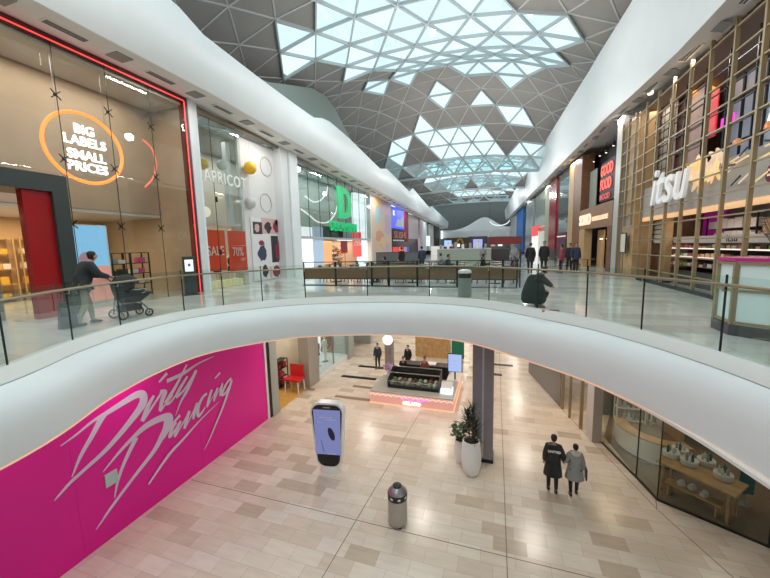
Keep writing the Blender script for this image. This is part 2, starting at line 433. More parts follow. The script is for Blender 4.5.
for i in range(len(ys) - 1):
    for k in range(5): m1.f.append((6 * i + k, 6 * i + 6 + k, 6 * i + 7 + k, 6 * i + 1 + k))
    for k in range(10): m2.f.append((11 * i + k, 11 * i + 11 + k, 11 * i + 12 + k, 11 * i + 1 + k))
struct('trim_10', m1, WHITE2, smooth=True); struct('trim_11', m2, WHITE, smooth=True)
# clerestory walls behind the bulkheads, up to the roof
CLER = mat('clerestory', (.20, .24, .235), .6)
struct('wall_left', MB().box(-14.6, -14.3, -14, 82, 14.4, 19.5), CLER)
struct('wall_right', MB().box(9.3, 9.5, -14, 82, 15.5, 19.5), CLER)
AW = [wx(u, v, -12.25) for u, v in ((225, 62), (250, 74), (268, 82), (290, 85), (312, 88), (326, 96), (336, 110), (344, 126), (352, 142))]
struct('wall_left.021', MB().plate([(-12.25, p.y, p.z) for p in AW] + [(-12.25, AW[-1].y, 14.0), (-12.25, AW[0].y, 14.0)], (-.3, 0, 0)), mat('arched_recess', (.24, .29, .27), .6))
# soffit vents: dark grilles in the strip under the bulkheads
GR = mat('vent_grille', (.10, .10, .10), .6); GR2 = mat('vent_grille_grey', (.28, .28, .27), .6)
def vent(side, y, kind):
    if side == 'L': x = -11.55; z = zL(y) - .012; lab = 'left-hand'
    else: x = wallR(y) - .5; z = zR(y) - .14; lab = 'right-hand'
    o = thing('air_vent', ('square grey' if kind else 'slotted dark') + ' air vent in the soffit strip above the %s shopfronts' % lab, 'vent', (x, y, z), 0, ('square' if kind else 'slotted') + ' vents in the soffit strip, ' + ('left' if side == 'L' else 'right') + ' side')
    tilt = 0 if side == 'L' else math.atan2(.25, .98)
    M = WM[o.name] @ Matrix.Rotation(tilt, 4, 'Y')
    if kind:
        MB().box(-.26, .26, -.26, .26, -.012, .02).xf(M).build('grille', GR2, o)
    else:
        MB().box(-.16, .16, -.55, .55, -.006, .02).xf(M).build('frame', WHITE2, o)
        g = MB()
        for k in range(3): g.box(-.12 + k * .08, -.07 + k * .08, -.5, .5, -.014, -.004)
        g.xf(M).build('grille', GR, o)
y = 4.4; k = 0
while y < 70:
    vent('L', y, k % 2); y += 1.35 + .012 * y; k += 1
y = 8.6; k = 0
while y < 70:
    vent('R', y, k % 2); y += 1.35 + .012 * y; k += 1
struct('floor.004', MB().box(-19, 13, -14, .3, D - .25, D), DTILE)
BKW = mat('rear_wall', (.36, .35, .33), .6)
struct('wall_front', MB().box(-19, 13, -14.3, -14, 0, 19.5), BKW)
struct('wall_right.011', MB().box(9.6, 9.7, 21.3, 83, D, 14.2), mat('far_right_dark', (.07, .06, .06), .6))
struct('wall_left.019', MB().box(-12.6, -12.3, -14, -1, D, 13.6), BKW)
struct('wall_left.020', MB().box(-9.8, -9.6, -14, 1.2, 0, 4.42), BKW)
struct('wall_right.007', MB().box(6.4, 6.6, -14, 6.4, D, 13.7), BKW)
# end of the mall
b = MB(); n = 24; xs = [-12.4 + 16 * k / n for k in range(n + 1)]
for k in range(n):
    tz = lambda x: 11.0 + 2.3 * math.exp(-((x + 2.6) / 3.0) ** 2) - .3 * math.cos(x * .6)
    b.add([(xs[k], 79.5, 9.0), (xs[k + 1], 79.5, 9.0), (xs[k + 1], 79.2, 10.4), (xs[k], 79.2, 10.4)], [(0, 1, 2, 3)])
    b.add([(xs[k], 79.2, 10.4), (xs[k + 1], 79.2, 10.4), (xs[k + 1], 80.5, tz(xs[k + 1])), (xs[k], 80.5, tz(xs[k]))], [(0, 1, 2, 3)])
struct('trim_12', b, WHITE, smooth=True)
struct('wall_back', MB().box(-19, 10, 83, 83.3, D, 18.5), mat('back_wall', (.13, .155, .15), .6))
# lower level ends
struct('wall_back.001', MB().box(-19, 13, 44, 44.2, 0, 4.5), mat('lower_end_wall', (.55, .50, .43), .6))
# ================================================================ PEOPLE
def person(name, label, loc, rz=0, h=1.72, top=BLACK, legs=BLACK, shoes=BLACK, topname='coat', hem=.46, legname='trousers', hair=HAIR, hairname='hair', group=None, P_=None, puff=1.0, hood=None, hw=1.0, skirt=None):
    t = thing(name, label, 'person', loc, rz, group)
    J = dict(pel=(0, 0, .53), waist=(0, 0, .61), chest=(0, .005, .74), neck=(0, .0, .845), hb=(0, .01, .875),
             sl=(-.092, 0, .79), el=(-.125, -.02, .635), wl=(-.13, .05, .50), sr=(.092, 0, .79), er=(.125, -.02, .635), wr=(.135, .05, .50),
             hl=(-.052, 0, .50), kl=(-.055, .03, .275), al=(-.055, -.03, .045), tl=(-.06, .05, .02), hr=(.052, 0, .50), kr=(.055, .04, .275), ar=(.055, .06, .045), tr=(.06, .14, .02), head=(0, .012, .935))
    J.update(P_ or {})
    V = {k: Vector(v) * h for k, v in J.items()}
    def chain(ks, es, rs, sub=2): return skin([tuple(V[k]) for k in ks], [(ks.index(a), ks.index(c)) for a, c in es], [r * h for r in rs], sub)
    ks = ['pel', 'waist', 'chest', 'neck', 'hb', 'sl', 'el', 'wl', 'sr', 'er', 'wr', 'hl', 'kl', 'al', 'tl', 'hr', 'kr', 'ar', 'tr']
    es = [('pel', 'waist'), ('waist', 'chest'), ('chest', 'neck'), ('neck', 'hb'), ('chest', 'sl'), ('sl', 'el'), ('el', 'wl'), ('chest', 'sr'), ('sr', 'er'), ('er', 'wr'), ('pel', 'hl'), ('hl', 'kl'), ('kl', 'al'), ('al', 'tl'), ('pel', 'hr'), ('hr', 'kr'), ('kr', 'ar'), ('ar', 'tr')]
    body = chain(ks, es, [.07, .06, .075, .03, .032, .035, .024, .015, .035, .024, .015, .045, .03, .02, .018, .045, .03, .02, .018])
    hd = V['head']; fw = Vector((0, 1, 0))
    f2 = V['head'] - V['hb']; yaw = J.get('yaw', 0) if isinstance(J.get('yaw', 0), (int, float)) else 0
    body.ball(hd, .046 * h, 14, .88, 1.02, 1.32)
    body.ball(hd + Vector((0, .048 * h, -.008 * h)), .009 * h, 6, .7, 1, 1.4)
    for s in (-1, 1): body.ball(hd + Vector((s * .042 * h, 0, -.005 * h)), .01 * h, 6, .4, .9, 1.3)
    for w_, e_, s in (('wl', 'el', -1), ('wr', 'er', 1)):
        d = (V[w_] - V[e_]).normalized(); side = d.cross(Vector((0, 0, 1))); side = side.normalized() if side.length > .1 else Vector((0, 1, 0))
        if abs(d.z) > .7: side = Vector((0, 1, 0)); side = (side - d * side.dot(d)).normalized()
        nn = d.cross(side).normalized(); w0 = V[w_]
        body.tube([w0, w0 + d * .025 * h, w0 + d * .05 * h], [.013 * h, .02 * h, .019 * h], 8)
        for k in range(4):
            a = w0 + d * .048 * h + side * (k - 1.5) * .0095 * h; L = (.038, .046, .044, .034)[k] * h
            body.tube([a, a + d * L * .5 + nn * .004 * h * s, a + d * L * .85 + nn * .014 * h * s], [.0052 * h, .0048 * h, .004 * h], 6)
        a = w0 + d * .015 * h - side * .014 * h; body.tube([a, a + (d * .6 - side * .8) * .022 * h, a + (d - side * .5) * .035 * h], [.006 * h, .0056 * h, .0045 * h], 6)
    body.build('body', SKIN, t, local=True, smooth=True)
    MB().ball(hd + Vector((-.016 * h, .0455 * h, .004 * h)), .0045 * h, 6).ball(hd + Vector((.016 * h, .0455 * h, .004 * h)), .0045 * h, 6).build('eyes', BLACK, t, local=True)
    lg = chain(['pel', 'hl', 'kl', 'al', 'hr', 'kr', 'ar'], [('pel', 'hl'), ('hl', 'kl'), ('kl', 'al'), ('pel', 'hr'), ('hr', 'kr'), ('kr', 'ar')], [.075, .058, .040, .028, .058, .040, .028])
    lg.build(legname, legs, t, local=True, smooth=True)
    for a, tt in (('al', 'tl'), ('ar', 'tr')):
        d = (V[tt] - V[a]); d.z = 0; d = d.normalized() if d.length > 1e-4 else fw
        c0 = V[a] - Vector((0, 0, .02 * h)); z0 = max(.012 * h, c0.z - .012 * h)
        c0.z = z0
        MB().tube([c0 - d * .035 * h, c0 - d * .01 * h + Vector((0, 0, .012 * h)), c0 + d * .035 * h, c0 + d * .085 * h, c0 + d * .105 * h], [.014 * h, .027 * h, .024 * h, .017 * h, .007 * h], 10).build('shoe', shoes, t, local=True, smooth=True)
    q = puff
    tp = chain(['pel', 'waist', 'chest', 'neck', 'sl', 'el', 'wl', 'sr', 'er', 'wr'], [('pel', 'waist'), ('waist', 'chest'), ('chest', 'neck'), ('chest', 'sl'), ('sl', 'el'), ('el', 'wl'), ('chest', 'sr'), ('sr', 'er'), ('er', 'wr')],
               [.082 * q, .08 * q, .088 * q, .045, .05 * q, .038 * q, .026 * q, .05 * q, .038 * q, .026 * q])
    if hem < .5:
        p = V['pel']; k = len(tp.v); z1 = hem * h - p.z
        if skirt: tp.lathe(p + Vector((0, skirt[1] * h, 0)), [(r_ * h, z_ * h) for r_, z_ in skirt[0]], 20, 1.0, 1.0)
        else: tp.lathe(p, [(.098 * h * hw * q, z1), (.10 * h * hw * q, z1 + .004), (.092 * h * hw * q, z1 * .55), (.088 * h * q, 0), (.086 * h * q, .08 * h), (.07 * h * q, .14 * h)], 20, 1.08, .82)
    tp.build(topname, top, t, local=True, smooth=True)
    if hood: MB().lathe(V['neck'] + Vector((0, -.05 * h, -.005 * h)), [(.02 * h, -.045 * h), (.062 * h, -.02 * h), (.07 * h, .015 * h), (.04 * h, .045 * h)], 14, 1.15, .8).build('hood', hood, t, local=True, smooth=True)
    hb = MB(); n = 14
    prof = [(.036 * h, -.042 * h), (.045 * h, -.02 * h), (.0495 * h, 0), (.051 * h, .02 * h), (.047 * h, .040 * h), (.034 * h, .056 * h), (.012 * h, .064 * h)]
    hb.lathe(hd + Vector((0, -.013 * h, .004 * h)), prof, n, .93, .98)
    hb.build(hairname, hair, t, local=True, smooth=True)
    return t
# ================================================================ LOWER LEVEL
XH = -9.5
ho = thing('hoarding', 'magenta shop hoarding with the giant brushed pale lettering Dirty Dancing, on the lower floor', 'hoarding', (XH, 7, 0))
for a, c in ((1.2, 4.9), (4.9, 8.5), (8.5, 12.02)):
    MB().box(XH - .12, XH, a, c - .004, 0, 4.4).build('board', MAG, ho)
MB().box(XH - .14, XH + .03, 12.02, 12.16, 0, 4.4).build('end_trim', WHITE2, ho)
def A_(x, y): return (50 + x / 5.783, 350 + y / 5.78)
def B_(x, y): return (140 + x / 5.254, 340 + y / 5.254)
def C_(x, y): return (50 + x / 4.817, 420 + y / 4.817)
def stroke(mb, pts, w, k=5):
    """brush stroke as a thin ribbon on the hoarding; w = width at each point (m)"""
    P = [wx(*p, XH) for p in pts]; P = [Vector((0, p.y, p.z)) for p in P]
    ww = list(w) if isinstance(w, (list, tuple)) else [w * .35] + [w] * (len(P) - 2) + [w * .5]
    Q = spline([(a.x, a.y, a.z) for a in P], k); n = len(Q); o = len(mb.v); L = len(P) - 1
    mb.k = getattr(mb, 'k', 0) + 1; off = XH + .002 + mb.k * .0012
    for i, p in enumerate(Q):
        d = (Q[min(i + 1, n - 1)] - Q[max(i - 1, 0)]); d.normalize(); s = Vector((0, -d.z, d.y)); u = i / (n - 1) * L; j = min(int(u), L - 1)
        r = (ww[j] + (ww[j + 1] - ww[j]) * (u - j)) / 2
        for q in (p + s * r, p - s * r): mb.v.append(Vector((off + i * .00003, q.y, q.z)))
    for i in range(n - 1): mb.f.append((o + 2 * i, o + 2 * i + 2, o + 2 * i + 3, o + 2 * i + 1))
w1 = MB()
stroke(w1, [(60.4, 446), (76, 434.7), (93, 421), (105, 414), (124, 402), (137, 394.5), (143, 395.5), (142, 405), (128, 424), (107, 448.6), (85, 469), (70.8, 482), (60, 494), (54, 501)], [.02, .05, .07, .12, .16, .20, .22, .24, .17, .12, .09, .08, .06, .01])
stroke(w1, [(104, 415), (99.8, 421), (91.5, 436.6), (81, 455), (71.8, 477)], [.14, .15, .12, .09, .02])
def E_(*p): return [(135 + x / 8.26, 355 + y / 8.26) for x, y in p]
def G_(*p): return [(160 + x / 8.26, 370 + y / 8.26) for x, y in p]
stroke(w1, E_((155, 335), (105, 425), (60, 545)), [.07, .14, .13]); stroke(w1, E_((60, 548), (140, 430), (225, 300)), [.1, .07, .08])
stroke(w1, E_((205, 300), (245, 308), (222, 375), (205, 462)), [.08, .16, .14, .10]); stroke(w1, E_((205, 465), (255, 400), (310, 330)), [.08, .05, .05])
stroke(w1, E_((425, 80), (350, 230), (295, 325), (250, 398)), [.06, .10, .13, .13]); stroke(w1, E_((250, 400), (285, 395), (345, 320)), [.10, .08, .05])
stroke(w1, E_((260, 215), (400, 150), (520, 70), (650, 10)), [.12, .11, .06, .02]); stroke(w1, E_((262, 150), (195, 225)), [.10, .06])
stroke(w1, E_((430, 175), (380, 255), (332, 345)), [.07, .11, .12]); stroke(w1, E_((335, 350), (400, 290), (505, 125)), [.10, .07, .08]); stroke(w1, E_((500, 130), (430, 285), (375, 385), (330, 505)), [.12, .12, .07, .01])
w1.build('lettering', LILAC, ho)
w2 = MB()
stroke(w2, [(103, 472), (118.5, 453), (133, 437.6), (146, 426), (160, 418.5), (168, 417), (169, 422), (163, 434), (153.8, 451), (133, 478), (110, 509), (102, 521), (95.7, 530)], [.02, .08, .12, .18, .2, .24, .26, .2, .14, .1, .08, .05, .01])
stroke(w2, [(136, 437.6), (124.7, 461.5), (118, 480), (114.4, 498)], [.14, .10, .08, .02])
stroke(w2, G_((60, 400), (45, 480), (20, 565)), [.2, .2, .12]); stroke(w2, G_((25, 565), (100, 450), (165, 372)), [.08, .08, .10]); stroke(w2, G_((130, 430), (100, 480), (80, 550), (120, 500), (170, 420)), [.10, .12, .11, .06, .06]); stroke(w2, G_((168, 425), (140, 480), (120, 552)), [.10, .12, .08])
stroke(w2, G_((122, 552), (180, 450), (245, 338)), [.06, .05, .07]); stroke(w2, G_((242, 338), (220, 400), (200, 485)), [.11, .13, .10]); stroke(w2, G_((202, 482), (250, 390), (308, 268)), [.05, .05, .07]); stroke(w2, G_((305, 272), (285, 335), (272, 405)), [.10, .12, .08])
stroke(w2, G_((385, 195), (350, 225), (312, 310), (318, 380), (372, 305)), [.08, .10, .13, .11, .04]); stroke(w2, G_((425, 162), (405, 225), (385, 305)), [.08, .12, .09]); stroke(w2, G_((387, 303), (430, 225), (475, 145)), [.05, .04, .06])
stroke(w2, G_((472, 148), (455, 200), (440, 258)), [.09, .11, .08]); stroke(w2, G_((442, 256), (475, 185), (515, 108)), [.05, .04, .06]); stroke(w2, G_((513, 112), (500, 160), (490, 215)), [.09, .11, .07]); stroke(w2, G_((492, 22), (448, 70)), [.09, .05])
stroke(w2, G_((585, 65), (545, 112), (508, 195), (535, 192), (588, 92)), [.08, .10, .12, .08, .08]); stroke(w2, G_((588, 80), (555, 190), (505, 330), (455, 450), (400, 580), (360, 660)), [.11, .12, .09, .07, .05, .01])
stroke(w2, G_((480, 265), (330, 410), (180, 578)) + [(168, 455), (148, 484)], [.01, .05, .09, .11, .06])
w2.build('lettering', LILAC, ho)
p = wx(111, 478, XH)
tag(MB().box(XH + .001, XH + .03, p.y - .15, p.y + .15, p.z - .18, p.z + .17).build('wall_plate', mat('pale_green_plate', (.50, .62, .58), .4)), 'small pale green square plate fixed to the magenta hoarding under the lettering', 'sign')
# pillar and shops beyond the hoarding
PIL = mat('pillar_grey', (.36, .39, .36), .45)
struct('wall_left.001', MB().box(-10.0, -9.42, 12.3, 12.8, 0, 4.42), PIL)
struct('trim_13', MB().box(-9.8, -9.45, 12.16, 12.3, 0, 4.42), DARKM)
struct('floor.002', MB().box(-15, -9.5, 12.8, 16.2, 0, .012), YWOOD)
struct('wall_left.002', MB().box(-15.1, -15, 8, 25, 0, 4.42), PALEW)
struct('wall_left.003', MB().box(-15, -9.55, 12.65, 12.8, 0, 4.42), PALEW)
struct('wall_left.004', MB().box(-10.0, -9.4, 15.45, 16.5, 0, 4.42), mat('pillar_grey_brown', (.36, .33, .29), .5))
struct('wall_left.005', MB().box(-15, -10.0, 16.2, 16.35, 0, 4.42), PALEW)
# toy shop stock
random.seed(3)
cols = [(.6, .02, .03), (.7, .1, .3), (.8, .75, .7), (.05, .25, .5), (.75, .45, .05), (.1, .4, .15), (.03, .03, .03)]
CM = [mat('pack_' + n, c, .4) for n, c in zip(('red', 'pink', 'cream', 'blue', 'orange', 'green', 'black'), cols)]
def shelfunit(name, label, x, y, w, d, hh, n, fm, gname, ax='y', lab2='', sz=(.14, .2), cat='shelf', fill=.85, pal=None):
    """free shelving: posts and shelves, goods as their own objects. ax: the long axis"""
    t = thing(name, label, cat, (x, y, 0 if hh < 4.4 else 0))
    return t
def rack(name, label, cat, x0, x1, y0, y1, z0, z1, n, fm, goods=None, glabel='', ggroup='', back=True, dens=.8, face='x+', gh=.7, mats=CM, step=.3):
    t = thing(name, label, cat, ((x0 + x1) / 2, (y0 + y1) / 2, z0))
    b = MB()
    for x in (x0, x1):
        for y in (y0, y1): b.beam((x, y, z0), (x, y, z1), .04)
    b.build('frame', fm, t); hh = (z1 - z0 - .1) / n
    for k in range(n + 1): MB().box(x0, x1, y0, y1, z0 + .08 + k * hh, z0 + .105 + k * hh).build('shelf_board', fm, t)
    if goods:
        lx = abs(x1 - x0) > abs(y1 - y0)
        for k in range(n):
            a = (x0 if lx else y0) + .06; end = (x1 if lx else y1) - .06
            while a + step * .7 < end:
                w = step * random.uniform(.55, .9)
                if random.random() < dens:
                    g = hh * gh * random.uniform(.6, 1); zz = z0 + .107 + k * hh; m_ = random.choice(mats)
                    if lx: bx = (a, a + w, y0 + .05, y1 - .05)
                    else: bx = (x0 + .05, x1 - .05, a, a + w)
                    o = MB()
                    if goods == 'bottle':
                        cx, cy = (bx[0] + bx[1]) / 2, (bx[2] + bx[3]) / 2; r = min(w / 2, .06)
                        o.lathe((cx, cy, zz), [(r, 0), (r, g * .65), (r * .4, g * .8), (r * .4, g)], 10)
                    else: o.prism([(bx[0], bx[2] + .01), (bx[0] + .01, bx[2]), (bx[1] - .01, bx[2]), (bx[1], bx[2] + .01), (bx[1], bx[3]), (bx[0], bx[3])], zz, zz + g)
                    tag(o.build(goods, m_), glabel, goods.replace('_', ' '), ggroup)
                a += w + .03
    return t
rack('toy_rack', 'white toy shelving rack just inside the yellow floored shop', 'shelf', -13.6, -13.1, 13.4, 15.8, .012, 2.2, 4, WHITE, 'toy_box', 'colourful toy box on the white rack in the yellow floored shop', 'toy boxes on the rack')
rack('toy_rack', 'low dark rack of red toys in the yellow floored shop entrance', 'shelf', -11.3, -10.9, 14.9, 15.7, .012, 1.5, 3, DARKM, 'toy_box', 'red and black toy box on the low dark rack at the shop entrance', 'toy boxes on the dark rack', mats=[CM[0], CM[0], CM[6], CM[1]])
t = thing('display_stand', 'red play table on white legs beside the yellow floored shop opening', 'table', (-10.0, 14.95, .012))
MB().box(-.45, .45, -.35, .35, .62, .72).build('table_top', CM[0], t, local=True); MB().box(-.4, .4, .26, .33, .72, 1.35).build('back_panel', CM[0], t, local=True)
for sx in (-1, 1):
    for sy in (-1, 1): MB().beam((sx * .4, sy * .3, 0), (sx * .36, sy * .27, .62), .05).build('leg', WHITE, t, local=True)
# white window display
struct('trim_14', MB().box(-11.4, -9.45, 16.5, 20.4, 0, .35), WHITE)
struct('wall_left.006', MB().box(-11.45, -11.4, 16.5, 20.4, .35, 4.42), EWHITE)
sf = thing('shop_window', 'tall lit white shop window with mannequins on a low white plinth', 'shop window', (-9.45, 18.4, .35))
MB().box(-9.46, -9.45, 16.5, 20.4, .35, 4.42).build('glass_panel', SHOPG, sf)
for y in (16.52, 18.4, 20.38): MB().box(-9.5, -9.42, y - .03, y + .03, .35, 4.42).build('mullion', STEEL, sf)
def mannequin(x, y, z, rz, m_, label, group, s=1.0):
    t = thing('mannequin', label, 'mannequin', (x, y, z), rz, group)
    h = 1.7 * s; V = lambda *a: tuple(q * h for q in a)
    vs = [V(0, 0, .53), V(0, 0, .62), V(0, 0, .75), V(0, 0, .85), V(0, 0, .93), V(-.11, 0, .8), V(-.14, .02, .62), V(-.12, .08, .5), V(.11, 0, .8), V(.15, -.03, .63), V(.1, .05, .55), V(-.05, 0, .5), V(-.06, .02, .27), V(-.06, 0, .03), V(.05, 0, .5), V(.07, .05, .27), V(.07, .03, .03)]
    skin(vs, [(0, 1), (1, 2), (2, 3), (3, 4), (2, 5), (5, 6), (6, 7), (2, 8), (8, 9), (9, 10), (0, 11), (11, 12), (12, 13), (0, 14), (14, 15), (15, 16)], [r * h for r in (.07, .06, .075, .03, .05, .035, .024, .016, .035, .024, .016, .045, .032, .022, .045, .032, .022)], 1).build('figure', PALEW, t, local=True, smooth=True)
    MB().lathe((0, 0, 0), [(.10 * h, .40 * h), (.085 * h, .5 * h), (.07 * h, .62 * h), (.095 * h, .74 * h), (.10 * h, .79 * h), (.04 * h, .83 * h)], 14, 1.15, .8).build('garment', m_, t, local=True, smooth=True)
    MB().lathe((0, 0, 0), [(.2, 0), (.2, .015), (.02, .02)], 16).build('base_plate', STEEL, t, local=True)
    return t
DRESS = [mat('navy_cloth', (.03, .04, .08), .8), mat('black_cloth', (.015, .015, .018), .8), mat('grey_cloth', (.25, .25, .26), .8), mat('white_cloth', (.75, .75, .72), .8), mat('rose_cloth', (.55, .2, .25), .8)]
for k, (y, l) in enumerate(((17.1, 'mannequin in navy on the white plinth, nearest in the lit lower window'), (17.8, 'black dressed mannequin, middle figure in the lit lower window'), (18.7, 'mannequin in white, farthest figure in the lit lower window'))):
    mannequin(-10.2, y, .35, -PI / 2, DRESS[(0, 1, 3)[k]], l, 'mannequins in the lit lower window')
struct('wall_left.007', MB().box(-10.4, -9.3, 20.4, 21.2, 0, 4.42), PIL)
struct('wall_left.008', MB().box(-12, -11.9, 21.2, 30, 0, 4.42), mat('far_shop_red_brown', (.30, .16, .12), .6))
struct('wall_left.009', MB().box(-12, -9.2, 24.2, 24.6, 0, 4.42), PIL)
tag(MB().box(-9.3, -8.5, 25.3, 25.4, .8, 2.0).build('hanging_sign', mat('yellow_sign', (.85, .55, .05), .5, emit=(1, .6, .05), es=.4)), 'yellow sign board standing far along the lower mall', 'sign')
# floor inlays and grilles
gi = MAT = mat('floor_inlay_brown', (.30, .22, .15), .3)
b = MB()
for p, q in [((283, 386), (312, 392)), ((335, 396), (372, 401)), ((353, 386), (385, 390))]:
    a, c = on(*p, 0), on(*q, 0); c.y = a.y; b.slab(a, c, 0, .004, .28)
struct('trim_15', b, gi)
for (p, q, l) in [((359, 366), (384, 368), 'black floor grille beside the far walking person'), ((342, 376), (376, 379.5), 'black floor grille nearest the white plinth window'), ((489.6, 364), (513, 366), 'longer black floor grille right of the square column'), ((489.6, 374), (502, 374.8), 'shorter black floor grille right of the square column')]:
    a, c = on(*p, 0), on(*q, 0); c.y = a.y; t = thing('floor_grille', l, 'grille', ((a.x + c.x) / 2, a.y, 0)); L = (c.x - a.x) / 2
    MB().box(-L, L, -.14, .14, .0, .02).build('frame', DARKM, t, local=True)
    g = MB(); x = -L + .05
    while x < L: g.box(x, x + .03, -.12, .12, .02, .03); x += .09
    g.build('bars', BLACK, t, local=True)
# column
t = thing('square_column', 'square dark mauve grey column with pale vertical seam behind the white planters', 'column', (-.40, 11.75, 0))
MB().box(-.34, .34, -.3, .3, 0, 4.42).build('cladding', PURPLE, t, local=True)
MB().box(-.03, .03, -.312, -.3, .2, 4.42).build('seam_strip', mat('seam', (.5, .5, .52), .3, .5), t, local=True); MB().box(-.36, .36, -.32, .32, 0, .12).build('skirting', DARKM, t, local=True)
# totem
t = thing('digital_totem', 'white rounded digital screen totem showing a pale violet advert, on the lower floor', 'screen', (-5.22, 9.6, 0), math.radians(9))
def rr(w0, w1, z0, z1, r, n=8, bulge=.0):
    pts = []; zc = (z0 + z1) / 2
    for cx, cz, a0 in ((w1 - r, z1 - r, 0), (-(w1 - r), z1 - r, 90), (-(w0 - r), z0 + r, 180), (w0 - r, z0 + r, 270)):
        for k in range(n + 1):
            a = math.radians(a0 + 90 * k / n); pts.append((cx + r * math.cos(a), cz + r * math.sin(a)))
    return pts
def vplate(pts, y0, y1): return MB().plate([(x, y0, z) for x, z in pts], (0, y1 - y0, 0))
o = vplate(rr(.44, .56, .16, 2.42, .30), -.12, .16).build('body', POT, t, local=True, smooth=True)
vplate(rr(.38, .505, .24, 2.36, .27), -.135, -.12).build('bezel', mat('screen_bezel', (.01, .01, .012), .15), t, local=True, smooth=True)
sc = MB().plate([(-.42, -.138, .66), (.42, -.138, .66), (.455, -.138, 2.2), (-.455, -.138, 2.2)], (0, -.004, 0)).build('screen', em('violet_screen', (.25, .29, .62), .6, (.05, .05, .1)), t, local=True)
k = MB(); k.lathe((0, 0, 0), [(.16, 0), (.16, .004)], 24, .62, 1.45); k.xf(Matrix.Translation((.13, -.142, 1.38)) @ Matrix.Rotation(math.radians(90), 4, 'X') @ Matrix.Rotation(math.radians(18), 4, 'Z')); k.build('picture', em('dark_blue_picture', (.01, .012, .03), .3, (.01, .01, .03)), sc, local=True)
MB().plate([(-.24, -.143, 1.15), (-.225, -.143, 1.15), (-.13, -.143, .72), (-.145, -.143, .72)], (0, -.003, 0)).build('picture', BLACK, sc, local=True)
k = MB()
for a, c, z in ((-.25, .2, 1.93), (-.05, .3, 1.86), (-.3, -.2, 1.75), (.0, .25, .68)): k.box(a, c, -.144, -.142, z, z + .02)
k.build('caption', LILAC, sc, local=True)
MB().lathe((0, .02, 0), [(.36, 0), (.36, .05), (.30, .18)], 24, 1, .6).build('foot', POT, t, local=True, smooth=True)
MB().box(-.12, .12, -.14, -.136, 2.26, 2.3).build('badge', STEEL, t, local=True)
# litter bins
def bin_lower():
    t = thing('litter_bin', 'round brushed steel litter bin with conical silver top on the lower floor', 'bin', (-2.45, 8.1, 0))
    MB().lathe((0, 0, 0), [(.25, .08), (.255, .09), (.255, .76), (.25, .77)], 32).build('body', mat('speckled_steel', (.46, .43, .38), .5, .35, noise=.2, nscale=40), t, local=True, smooth=True)
    bd = MB().lathe((0, 0, 0), [(.25, .77), (.262, .775), (.262, .93), (.25, .94)], 32).build('band', BLACK, t, local=True, smooth=True)
    for i in range(8): MB().cbox((.263 * math.cos(i * PI / 4 - 1.9), .263 * math.sin(i * PI / 4 - 1.9), .86), (.01, .07, .05), i * PI / 4 - 1.9).build('pictogram', WHITE2, bd, local=True)
    MB().lathe((0, 0, 0), [(.258, .94), (.25, .96), (.13, 1.09), (.12, 1.09)], 32).build('lid', STEEL, t, local=True, smooth=True)
    MB().lathe((0, 0, 0), [(.12, 1.088), (.115, 1.12), (.09, 1.14), (.01, 1.145)], 24).build('opening', BLACK, t, local=True, smooth=True)
    for a in range(4): MB().cbox((.17 * math.cos(a * PI / 2 + .6), .17 * math.sin(a * PI / 2 + .6), .04), (.09, .06, .08), a * PI / 2 + .6).build('foot', BLACK, t, local=True)
bin_lower()
# planters
def leafblade(mb, p, d, L, w, droop):
    d = Vector(d).normalized(); s = d.cross(Vector((0, 0, 1))); s = s.normalized() if s.length > .05 else Vector((1, 0, 0)); pts = []
    for k in range(4):
        a = k / 3; c = Vector(p) + d * L * a + Vector((0, 0, -droop * a * a)); pts.append((c, w * (.5, 1, .8, .05)[k] / 2))
    o = len(mb.v)
    for c, r in pts: mb.v += [c + s * r, c - s * r]
    for k in range(3): mb.f.append((o + 2 * k, o + 2 * k + 2, o + 2 * k + 3, o + 2 * k + 1))
t = thing('potted_plant', 'tall white tapered planter with dark spiky leaved plant in front of the column', 'plant', (-.72, 10.72, 0))
MB().lathe((0, 0, 0), [(.17, 0), (.23, .06), (.31, .35), (.32, .65), (.28, 1.1), (.27, 1.17), (.24, 1.17), (.24, 1.1)], 32).build('pot', POT, t, local=True, smooth=True)
MB().lathe((0, 0, 0), [(.24, 1.06), (.24, 1.1), (.01, 1.12)], 20).build('soil', SOIL, t, local=True)
random.seed(5); s = MB(); l = MB()
for k in range(5):
    a = k * 1.3; r = .09; top = Vector((r * math.cos(a) * 1.5, r * math.sin(a) * 1.5, 1.6 + .16 * k)); s.tube([(r * math.cos(a) * .5, r * math.sin(a) * .5, 1.1), top], .012, 6)
    for q in range(46):
        an = q * 2.4; z = top.z - .5 + .6 * q / 46; el = .35 + .9 * q / 46
        leafblade(l, (top.x * z / top.z, top.y * z / top.z, z), (math.cos(an), math.sin(an), el), random.uniform(.26, .4), .042, random.uniform(.03, .12))
s.build('stem', DWOOD, t, local=True); l.build('foliage', LEAFD, t, local=True)
t = thing('potted_plant', 'slimmer white planter with a bushy green plant beside the tall one', 'plant', (-1.13, 11.25, 0))
MB().lathe((0, 0, 0), [(.12, 0), (.15, .05), (.19, .45), (.175, .8), (.165, .82), (.145, .82), (.145, .77)], 28).build('pot', POT, t, local=True, smooth=True)
MB().lathe((0, 0, 0), [(.145, .74), (.145, .78), (.01, .79)], 18).build('soil', SOIL, t, local=True)
s = MB(); l = MB()
for k in range(12):
    an = k * 2.4; tip = Vector((.22 * math.cos(an), .22 * math.sin(an), random.uniform(1.0, 1.35))); s.tube([(0, 0, .78), tip], .006, 5)
    for q in range(12): leafblade(l, tip + Vector((random.uniform(-.1, .1), random.uniform(-.1, .1), random.uniform(-.2, .1))), (random.uniform(-1, 1), random.uniform(-1, 1), random.uniform(-.1, .8)), .15, .085, .02)
